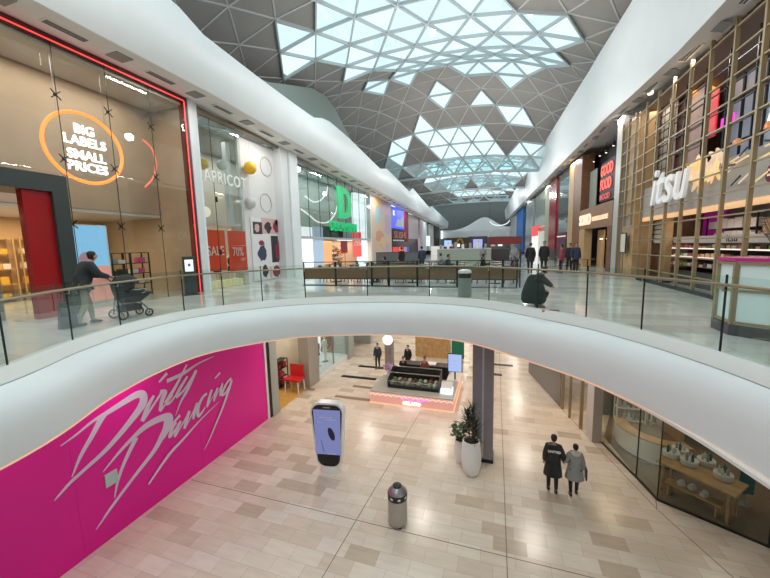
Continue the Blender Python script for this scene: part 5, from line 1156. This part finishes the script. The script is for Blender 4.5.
f5 = thing('lit_totem_sign', 'tall white lit panel with a red top square beyond the red column', 'sign', (4.6, 50, D)); pr(46.5, 51.5, D, 8.9, .1, em('white_lit', (1, .96, .92), .85), 'panel', f5, -.4); pr(46.5, 51.5, 8.3, 9.6, .12, em('red_lit', (.9, .03, .03), .8), 'red_square', f5, -.45)
f6 = thing('silver_pier', 'tall silver grey pier before the blue column', 'column', (4.4, 57, D)); pr(53, 60, D, 13.6, .3, mat('silver', (.42, .45, .46), .25, .4), 'cladding', f6, -.1); pr(53, 60, D, D + .3, .35, DARKM, 'base', f6, -.12)
f7 = thing('blue_column', 'bright blue column in the far right-hand row', 'column', (4, 66, D)); pr(62.5, 70, D, 13.3, .3, mat('blue_clad', (.01, .13, .42), .4), 'cladding', f7, -.15); pr(62.5, 70, D, D + .3, .35, DARKM, 'base', f7, -.18)
f8 = thing('white_pier', 'white pier at the far end of the right-hand row', 'column', (3, 75, D)); pr(71, 79, D, 12.8, .3, mat('pale_end', (.55, .58, .58), .5), 'cladding', f8, -.1); pr(71, 79, D, D + .3, .35, DARKM, 'base', f8, -.12)
# ---- display kiosk with purple flowers, close by on the right
kq = thing('display_kiosk', 'gold framed kiosk with pale panels, dark plinth and magenta top at the railing', 'kiosk', (4.6, 7.7, D), math.radians(-4))
FO = [(-.62, .72), (-.18, .28), (-.1, -2.2), (1.6, -2.2), (1.6, .9), (-.2, .95)]
P0 = [(-.55, .65), (-.55, .05), (-.15, -.3), (1.15, -.3), (1.15, .8), (-.4, .8)]
MB().prism([(x * 1.06, y * 1.06) for x, y in P0], 0, .2).build('plinth', mat('kiosk_plinth', (.06, .07, .075), .4), kq, local=True)
MB().prism([(x * .97, y * .97) for x, y in P0], .2, 1.3).build('panels', mat('pale_mint_panel', (.58, .68, .68), .25, emit=(.8, 1, .98), es=.12), kq, local=True)
for i, (p_, q_) in enumerate(zip(P0, P0[1:] + P0[:1])):
    MB().beam((p_[0], p_[1], .2), (p_[0], p_[1], 1.32), .07).build('frame_post', BRONZE, kq, local=True)
    for z in (.24, .82, 1.3): MB().beam((p_[0], p_[1], z), (q_[0], q_[1], z), .05).build('frame_rail', BRONZE, kq, local=True)
MB().prism([(x * 1.05, y * 1.05) for x, y in P0], 1.34, 1.40).build('top', mat('magenta_top', (.55, .03, .22), .35), kq, local=True)
t = thing('flower_vase', 'vase of deep purple flowers on the magenta kiosk top', 'flowers', (4.75, 8.0, D + 1.405)); MB().lathe((0, 0, 0), [(.07, 0), (.09, .1), (.05, .22), (.06, .26)], 16).build('vase', GLR, t, local=True, smooth=True)
fl = MB(); st = MB(); random.seed(9)
for i in range(60):
    a = random.uniform(0, 6.28); r_ = random.uniform(.03, .27); z_ = random.uniform(.35, .95); p_ = Vector((r_ * math.cos(a), r_ * math.sin(a), z_)); st.tube([(0, 0, .05), p_], .004, 4)
    for s in range(5):
        b_ = s * 1.256; leafblade(fl, p_, (math.cos(b_), math.sin(b_), .35), .075, .05, .01)
fl.build('petals', mat('deep_purple', (.16, .02, .24), .6), t, local=True)['kind'] = 'stuff'; st.build('stems', LEAF, t, local=True)
# ================================================================ THINGS AND PEOPLE ON THE DECK
# bin by the rail
p = on(464, 297.5, D)
t = thing('litter_bin', 'grey litter bin with white lid and dark band behind the balustrade', 'bin', (p.x, p.y + .25, D))
MB().lathe((0, 0, 0), [(.20, 0), (.22, .03), (.22, .62), (.215, .64)], 28).build('body', mat('bin_grey_green', (.28, .33, .31), .35, .3), t, local=True, smooth=True); MB().lathe((0, 0, 0), [(.205, .64), (.205, .80)], 28).build('band', BLACK, t, local=True, smooth=True)
MB().lathe((0, 0, 0), [(.225, .80), (.23, .84), (.2, .90), (.05, .93)], 28).build('lid', POT, t, local=True, smooth=True); MB().box(-.1, .1, -.215, -.2, .68, .76).build('opening', DARKM, t, local=True)
# person with pushchair
p = Vector((-9.72, 5.72, D))
DK = mat('dark_navy_coat', (.018, .024, .03), .75); TR = mat('khaki_trousers', (.30, .28, .23), .8)
hh = 1.86; hd_ = -math.radians(13)
who = person('person', 'person in dark jacket and khaki trousers pushing a dark pushchair', (p.x, p.y, D), hd_, hh, DK, TR, BLACK, 'jacket', .47, hw=1.15, puff=1.28,
    P_=dict(waist=(0, .02, .61), chest=(0, .065, .735), neck=(0, .10, .83), hb=(0, .125, .855), head=(0, .15, .91), sl=(-.11, .075, .79), sr=(.11, .075, .79), el=(-.145, .14, .66), er=(.145, .14, .66), wl=(-.12, .27, .62), wr=(.12, .27, .62),
            kl=(-.06, .07, .28), al=(-.06, .09, .045), tl=(-.06, .17, .02), kr=(.06, -.01, .275), ar=(.06, -.12, .05), tr=(.06, -.05, .02)))
t = thing('pushchair', 'dark pushchair with hood, basket and small wheels pushed past the advert screen', 'pushchair', (p.x, p.y, D), hd_)
FR = DARKM
for s in (-1, 1):
    x = s * .24
    MB().tube([(x, .52, 1.16), (x, .72, .98), (x, 1.28, .22)], .016, 6).build('frame_tube', FR, t, local=True); MB().tube([(x, .78, .86), (x, .72, .5), (x, .66, .14)], .014, 6).build('frame_tube', FR, t, local=True)
    for (y, r_) in ((.68, .13), (1.30, .11)):
        w_ = MB(); c_ = Vector((x + s * .03, y, r_)); w_.tube([c_ + Vector((0, (r_ - .02) * math.cos(a), (r_ - .02) * math.sin(a))) for a in [2 * PI * k / 18 for k in range(18)]], .022, 6, closed=True)
        for k_ in range(5): a = k_ * 1.256; w_.beam(c_, c_ + Vector((0, (r_ - .02) * math.cos(a), (r_ - .02) * math.sin(a))), .012)
        w_.build('wheel', BLACK, t, local=True, smooth=True)
MB().tube([(-.24, .52, 1.16), (0, .50, 1.18), (.24, .52, 1.16)], .018, 8).build('handlebar', BLACK, t, local=True, smooth=True)
MB().plate([(-.22, .72, .52), (-.22, 1.18, .46), (-.22, 1.42, .62), (-.22, 1.40, .68), (-.22, 1.15, .60), (-.22, .85, .66), (-.22, .68, 1.0), (-.22, .62, .98)], (.44, 0, 0)).build('seat', DK, t, local=True)
k = MB(); k.sm = True; n = 10
for i in range(n + 1):
    a = math.radians(20 + 125 * i / n); 
    for j_ in range(9):
        b_ = PI * j_ / 8; k.v.append(Vector((-.25 * math.cos(b_), .92 - .36 * math.cos(a) * (.6 + .4 * math.sin(b_)), .78 + .40 * math.sin(a) * (.55 + .45 * math.sin(b_)))))
for i in range(n):
    for j_ in range(8): k.f.append((9 * i + j_, 9 * i + j_ + 1, 9 * i + 10 + j_, 9 * i + 9 + j_))
k.build('hood', DK, t, local=True, smooth=True)
MB().ball((0, .86, .92), .255, 16, .98, 1.1, .85).build('hood_shell', DK, t, local=True, smooth=True)
MB().lathe((0, 1.0, .42), [(.16, 0), (.23, .12), (.25, .30), (.22, .32)], 16, .95, 1.5).build('carrycot', BLACK, t, local=True, smooth=True)
MB().prism([(-.2, .72), (.2, .72), (.18, 1.18), (-.18, 1.18)], .20, .36).build('basket', BLACK, t, local=True)
MB().ball((0, 1.12, .66), .19, 12, 1.1, 1.35, .55).build('blanket', mat('pale_blanket', (.50, .55, .54), .9), t, local=True, smooth=True)
t = thing('carrier_bag', 'dark carrier bag hanging beside the person with the pushchair', 'bag', (p.x + .05, p.y - .42, D + .02), 1.3)
MB().plate([(-.18, -.06, 0), (.18, -.06, 0), (.13, -.05, .62), (-.12, -.05, .62)], (0, .12, 0)).build('bag', BLACK, t, local=True); MB().tube(spline([(-.08, 0, .62), (-.05, 0, .85), (.05, 0, .85), (.08, 0, .62)], 4), .01, 5).build('handle', DARKM, t, local=True)
# crouching person
p = on(537, 308.5, D)
GC = mat('dark_green_coat', (.006, .014, .013), .8)
q = person('person', 'person in a wide dark coat squatting behind the balustrade', (p.x, p.y + .3, D), -math.radians(85), 1.65, GC, BLACK, mat('grey_shoes', (.18, .18, .18), .7), 'wide_coat', .14, puff=1.3, skirt=([(.17, -.17), (.20, -.12), (.195, -.02), (.165, .09), (.13, .19), (.10, .26), (.05, .30)], .02),
    P_=dict(pel=(0, -.06, .24), waist=(0, -.04, .33), chest=(0, .03, .45), neck=(0, .09, .545), hb=(0, .11, .57), head=(0, .14, .615), sl=(-.11, .04, .50), sr=(.11, .04, .50), el=(-.14, .16, .40), er=(.14, .16, .40), wl=(-.06, .22, .36), wr=(.06, .22, .36),
            hl=(-.06, -.05, .22), hr=(.06, -.05, .22), kl=(-.10, .17, .26), kr=(.10, .17, .26), al=(-.09, .03, .045), ar=(.09, .03, .045), tl=(-.1, .12, .02), tr=(.1, .12, .02)))
p2 = on(552, 314, D); t = thing('small_mat', 'small coral coloured pouch on the deck beside the squatting person', 'pouch', (p2.x, p2.y + .3, D)); MB().prism([(-.2, -.07), (.2, -.09), (.22, .07), (-.18, .08)], 0, .04).build('pouch', mat('coral_cloth', (.6, .18, .12), .7), t, local=True); MB().box(-.18, .2, -.01, .01, .04, .05).build('zip', DARKM, t, local=True)
# ---- cafe enclosure
y0 = 14.6; xs0 = [-8.9, -7.2, -5.4, -4.6, -3.3, -1.6, .2, .75]
bw = mat('brown_screen', (.15, .095, .045), .6)
for i, (a, c) in enumerate(zip(xs0, xs0[1:])):
    t = thing('cafe_barrier', 'cafe barrier with a brown printed screen, ' + ('nearest the pale pillars', 'second from the pale pillars', 'narrow, third from the pale pillars', 'fourth from the pale pillars', 'middle of the run left of the bin', 'directly behind the grey bin', 'narrow, last one by the squatting person')[i], 'barrier', ((a + c) / 2, y0, D), 0, 'cafe barriers')
    w = (c - a) / 2 - .02
    for s in (-1, 1): MB().box(s * w - .025, s * w + .025, -.025, .025, 0, 1.12).build('post', DARKM, t, local=True)
    for z in (1.08, .80 if i not in (2, 3) else .98, .30): MB().box(-w, w, -.015, .015, z, z + .035).build('rail', DARKM, t, local=True)
    MB().box(-w + .03, w - .03, -.01, .01, .33, .79 if i not in (2, 3) else .97).build('screen', bw, t, local=True)
    if w > .6:
        k = MB(); n_ = int(w * 7)
        for j_ in range(n_): 
            if j_ % 5 != 3: k.box(-w * .5 + j_ * w / n_, -w * .5 + (j_ + .7) * w / n_, -.014, -.011, .52, .60)
        k.build('faded_lettering', DWOOD, t, local=True)
    MB().box(-w, w, -.2, .2, 0, .02).build('foot', DARKM, t, local=True)
for i in range(3):
    t = thing('cafe_barrier', 'side barrier panel of the cafe running back towards the shops, ' + ('nearest', 'middle', 'farthest')[i] + ' one', 'barrier', (.85, 15.6 + i * 1.9, D), PI / 2, 'cafe side barriers')
    for s in (-1, 1): MB().box(s * .9 - .025, s * .9 + .025, -.025, .025, 0, 1.12).build('post', DARKM, t, local=True)
    for z in (1.08, .8, .30): MB().box(-.9, .9, -.015, .015, z, z + .035).build('rail', DARKM, t, local=True)
    MB().box(-.88, .88, -.01, .01, .33, .79).build('screen', bw, t, local=True)
def chair(loc, rz, label, m_):
    t = thing('cafe_chair', label, 'chair', loc, rz, 'cafe chairs')
    MB().box(-.21, .21, -.2, .2, .43, .47).build('seat', m_, t, local=True); MB().plate([(-.2, -.2, .5), (.2, -.2, .5), (.18, -.28, .86), (-.18, -.28, .86)], (0, -.025, 0)).build('backrest', m_, t, local=True)
    for a in (-1, 1):
        for b_ in (-1, 1): MB().beam((a * .19, b_ * .17, .43), (a * .21, b_ * .2, 0), .028).build('leg', DARKM, t, local=True)
        MB().beam((a * .19, -.19, .45), (a * .18, -.26, .6), .025).build('back_post', DARKM, t, local=True)
    return t
c0k = None; cnt = 0; rows_ = [(x, y) for y in (16.2, 18.6, 21.2) for x in (-8.0, -5.9, -3.9, -1.9, -.1)]
t0_ = None
for i, (x, y) in enumerate(rows_):
    if t0_ is None:
        t0_ = thing('cafe_table', 'small dark round cafe table inside the barriers', 'table', (x, y, D), 0, 'cafe tables')
        MB().lathe((0, 0, 0), [(.36, .72), (.36, .75)], 20).build('table_top', DWOOD, t0_, local=True); MB().tube([(0, 0, .03), (0, 0, .72)], .03, 8).build('stem', DARKM, t0_, local=True); MB().lathe((0, 0, 0), [(.25, 0), (.24, .03)], 16).build('base', DARKM, t0_, local=True)
    else: dup(t0_, (x, y, D))
    for s in (-1, 1):
        pos = (x + s * .58, y + .05 * s, D); rz = PI / 2 if s > 0 else -PI / 2
        if c0k is None: c0k = chair(pos, rz, 'black cafe chair at a round table inside the barriers', DKW)
        else: dup(c0k, pos, rz)
SIT = dict(pel=(0, -.02, .30), waist=(0, -.02, .38), chest=(0, 0, .50), neck=(0, .01, .60), hb=(0, .02, .63), head=(0, .03, .69), sl=(-.108, 0, .56), sr=(.108, 0, .56), el=(-.13, .06, .42), er=(.13, .06, .42), wl=(-.08, .2, .44), wr=(.08, .2, .44),
           hl=(-.055, 0, .29), hr=(.055, 0, .29), kl=(-.07, .25, .29), kr=(.07, .25, .29), al=(-.07, .26, .045), ar=(.07, .26, .045), tl=(-.07, .34, .02), tr=(.07, .34, .02))
seats = [(-5.28, 16.25, PI / 2, DRESS[1], 'person in black seated in the cafe behind the second barrier'), (-2.52, 18.55, -PI / 2, DRESS[0], 'person in navy seated in the cafe, middle row of tables'), (-.52 - .2, 18.6, -PI / 2, DRESS[1], 'person in black seated in the cafe at the table by the side barrier'), (-3.3, 21.2, PI / 2, DRESS[2], 'person in grey seated at the back row of the cafe')]
for x, y, rz, m_, l in seats: person('person', l, (x, y, D), rz, 1.7, m_, DRESS[1], BLACK, 'top', .6, group='seated cafe guests', P_=SIT)
# service counter and far units
def unit(name, label, cat, x0, x1, y, z1, m_, mt, d=.8):
    t = thing(name, label, cat, ((x0 + x1) / 2, y, D)); MB().box(x0, x1, y - d / 2, y + d / 2, D, D + z1).build('body', m_, t); MB().box(x0 - .04, x1 + .04, y - d / 2 - .04, y + d / 2 + .04, D + z1, D + z1 + .05).build('worktop', mt, t); return t
GG = mat('sage_counter', (.30, .36, .30), .5)
unit('service_counter', 'sage green service counter beyond the cafe tables', 'counter', -5.6, -.6, 34, 1.35, GG, PALEW)
unit('service_counter', 'dark grey low counter left of the sage green one', 'counter', -10.5, -6.4, 30, 1.2, mat('slate_counter', (.10, .12, .12), .5), DKW)
for i in range(7):
    x = -5.3 + i * .7; t = thing('counter_jar', 'small pale jar on the sage green counter', 'jar', (x, 34, D + 1.401), 0, 'jars on the sage counter'); MB().lathe((0, 0, 0), [(.12, 0), (.13, .3 + .1 * (i % 3)), (.07, .42 + .1 * (i % 3))], 12).build('jar', POT if i % 2 else BM[2], t, local=True); MB().lathe((0, 0, .42 + .1 * (i % 3)), [(.08, 0), (.08, .05)], 12).build('lid', DKW, t, local=True)
t = thing('screen_stand', 'tall dark stand with a violet lit screen beyond the sage counter', 'screen', (.3 - 2.3, 38, D)); MB().box(-.95, .95, -.2, .2, 0, 2.6).build('body', mat('dark_plum', (.05, .03, .06), .4), t, local=True); MB().box(-.5, .45, -.22, -.2, 1.4, 2.3).build('screen', em('violet_lit', (.35, .4, .8), .9), t, local=True); MB().box(-.85, -.2, -.22, -.2, .5, 1.1).build('screen', em('red_lit_small', (.6, .05, .15), .6), t, local=True)
t = thing('far_kiosk', 'maroon kiosk with a pale arch sign right of the violet screen', 'kiosk', (.6, 40, D)); MB().box(-1.5, 1.8, -.5, .5, 0, 1.2).build('body', DKW, t, local=True); MB().box(-1.5, 1.8, -.5, .5, 1.7, 2.5).build('canopy', mat('maroon_canopy', (.22, .03, .03), .5), t, local=True)
for x in (-1.45, 1.7): MB().box(x, x + .06, -.45, .45, 1.2, 1.7).build('post', DARKM, t, local=True)
MB().tube([(1.0 * math.cos(a) - .6, -.3, 2.5 + .9 * math.sin(a)) for a in [PI * k / 14 for k in range(15)]], .07, 6).build('arch', PALEW, t, local=True)
t = thing('hanging_arc_lamp', 'pale curved arc lamp under the far bulkhead near the blue column', 'lamp', (.2, 60, 11.2)); MB().tube([(1.5 * math.cos(a), 0, .8 * math.sin(a)) for a in [PI + PI * k / 12 for k in range(13)]], .07, 6).build('tube', EWHITE, t, local=True); MB().tube([(-1.5, 0, 0), (-1.5, 0, 3)], .02, 4).build('wire', DARKM, t, local=True)
# restaurant at the far end
rs = thing('far_restaurant', 'dark brown restaurant front with a gold arch logo at the end of the mall', 'shopfront', (-7, 79.3, D))
MB().box(-12, 3.5, 79.3, 79.6, D, 9.0).build('grey_front', mat('grey_teal', (.12, .14, .135), .5), rs); MB().box(-11, -5.5, 79.1, 79.3, D + .6, 9.0).build('brown_panel', mat('dark_brown', (.07, .045, .02), .5), rs)
MB().tube(spline([(-9.0, 79.05, D + .8), (-8.7, 79.05, D + 2.4), (-8.1, 79.05, D + 3.1), (-7.5, 79.05, D + 2.4), (-7.2, 79.05, D + .8)], 5), .22, 6).build('arch_logo', mat('ochre_logo', (.30, .20, .03), .5, emit=(.8, .5, .05), es=.08), rs)
k = em('lit_food', (.9, .35, .25), .7); 
for i in range(9): MB().box(-10.5 + i * 1.5, -9.6 + i * 1.5, 79.0, 79.05, D + 1.3, D + 2.0).build('menu_panel', [k, EWHITE, mat('dim_menu_%d' % i, (.2, .1, .08), .5)][i % 3], rs)
t = thing('lit_display', 'small blue white lit display at the left end of the far restaurant', 'screen', (-9.5, 70, D)); MB().box(-.9, .9, -.2, .2, 0, 1.5).build('body', DKW, t, local=True); MB().box(-.7, .7, -.24, -.2, 1.5, 2.7).build('screen', em('blue_white', (.35, .55, 1), 1.0), t, local=True); MB().box(-.7, .7, -.2, .1, 1.5, 2.7).build('casing', DARKM, t, local=True)
# standing and walking people
ppl = [(422, 271.5, 1.72, DRESS[0], 'person in navy walking beyond the cafe barriers, left of the bin'), (514, 272.6, 1.7, DRESS[2], 'person in grey green walking near the blue column'), (530, 273, 1.78, DRESS[1], 'person in a black coat walking before the lit white panel'), (543.5, 272.5, 1.85, DRESS[1], 'tall person in a long black coat beside the red topped sign'),
       (561, 273, 1.65, mat('berry_top', (.30, .05, .09), .8), 'person in a berry top standing under the red column'), (569, 272, 1.7, DRESS[1], 'person in black standing near the timber pier, closer to the red column'), (575, 273, 1.72, DRESS[0], 'person in navy standing near the timber pier, closer to the coffee shop'),
       (402, 271.8, 1.7, DRESS[1], 'person in black below the SUSHI sign'), (483, 266.8, 1.7, DRESS[2], 'person in grey walking past the violet screen')]
for i, (u, v, h, m_, l) in enumerate(ppl):
    q = on(u, v, D); person('person', l, (q.x, q.y, D), [.3, 2.9, .1, 3.0, 1.2, 2.5, 3.3, 1.0, .2][i], h, m_, DRESS[1], BLACK, 'coat', .38 if i in (2, 3) else .45, group='people walking on the deck', puff=1.2)
# coffee shop front furniture
for i, (x, y) in enumerate(((5.0, 29.2), (4.8, 25.2), (5.0, 22.9))):
    t = dup(t0_, (x, y, D), label='dark round table outside the coffee shop, ' + ('farthest', 'middle', 'nearest')[i] + ' of three', group='tables outside the coffee shop')
    dup(c0k, (x - .6, y, D), -PI / 2, label='black chair outside the coffee shop at the ' + ('farthest', 'middle', 'nearest')[i] + ' table', group='chairs outside the coffee shop')
# ================================================================ LIGHT
W = bpy.data.worlds.new('world'); S.world = W; W.use_nodes = True
bg = W.node_tree.nodes['Background']; bg.inputs['Color'].default_value = (.86, .97, 1.0, 1); bg.inputs['Strength'].default_value = 1.25
S.view_settings.view_transform = 'Standard'; S.view_settings.look = 'None'; S.view_settings.gamma = 1; S.view_settings.exposure = 0.1
S.cycles.transparent_max_bounces = 32; S.cycles.max_bounces = 8; S.cycles.diffuse_bounces = 4; S.cycles.use_denoising = True
S.cycles.sample_clamp_indirect = 6; S.cycles.caustics_reflective = False; S.cycles.caustics_refractive = False
# lower mall: added fill lamps flush under the low ceiling
for y in (13.5, 19, 26, 34):
    for x in (-7.5, -3, 1.5):
        area((x, y, 4.4), 60 if y < 20 else 90, .6, .6, col=(1, .91, .81))
for y in (3, 6): area((-8.9, y, 4.38), 14, .2, 1.2, col=(1, .9, .85))  # extra lamps added to brighten the hoarding
# upper mall: downlights in the soffit strips and added fill lamps hanging free under the roof
for y in (4, 10, 16, 24, 34, 46, 60): area((-11.3, y, zL(y) - .06), 60, .15, 1.5, col=(1, .96, .9))
for y in (9, 15, 22, 32, 44, 58): area((wallR(y) - .3, y, zR(y) - .22), 60, .15, 1.5, rot=(0, 0, 0), col=(1, .93, .85))
for y in (-6, 5, 18, 31, 46, 64):
    for x in (-5.5, -.5):
        l = bpy.data.lights.new('roof_fill_lamp', 'POINT'); l.energy = 430; l.shadow_soft_size = .25; l.color = (1, .98, .95); o = bpy.data.objects.new('roof_fill_lamp', l); COL.objects.link(o); o.location = (x, y, 15.2)
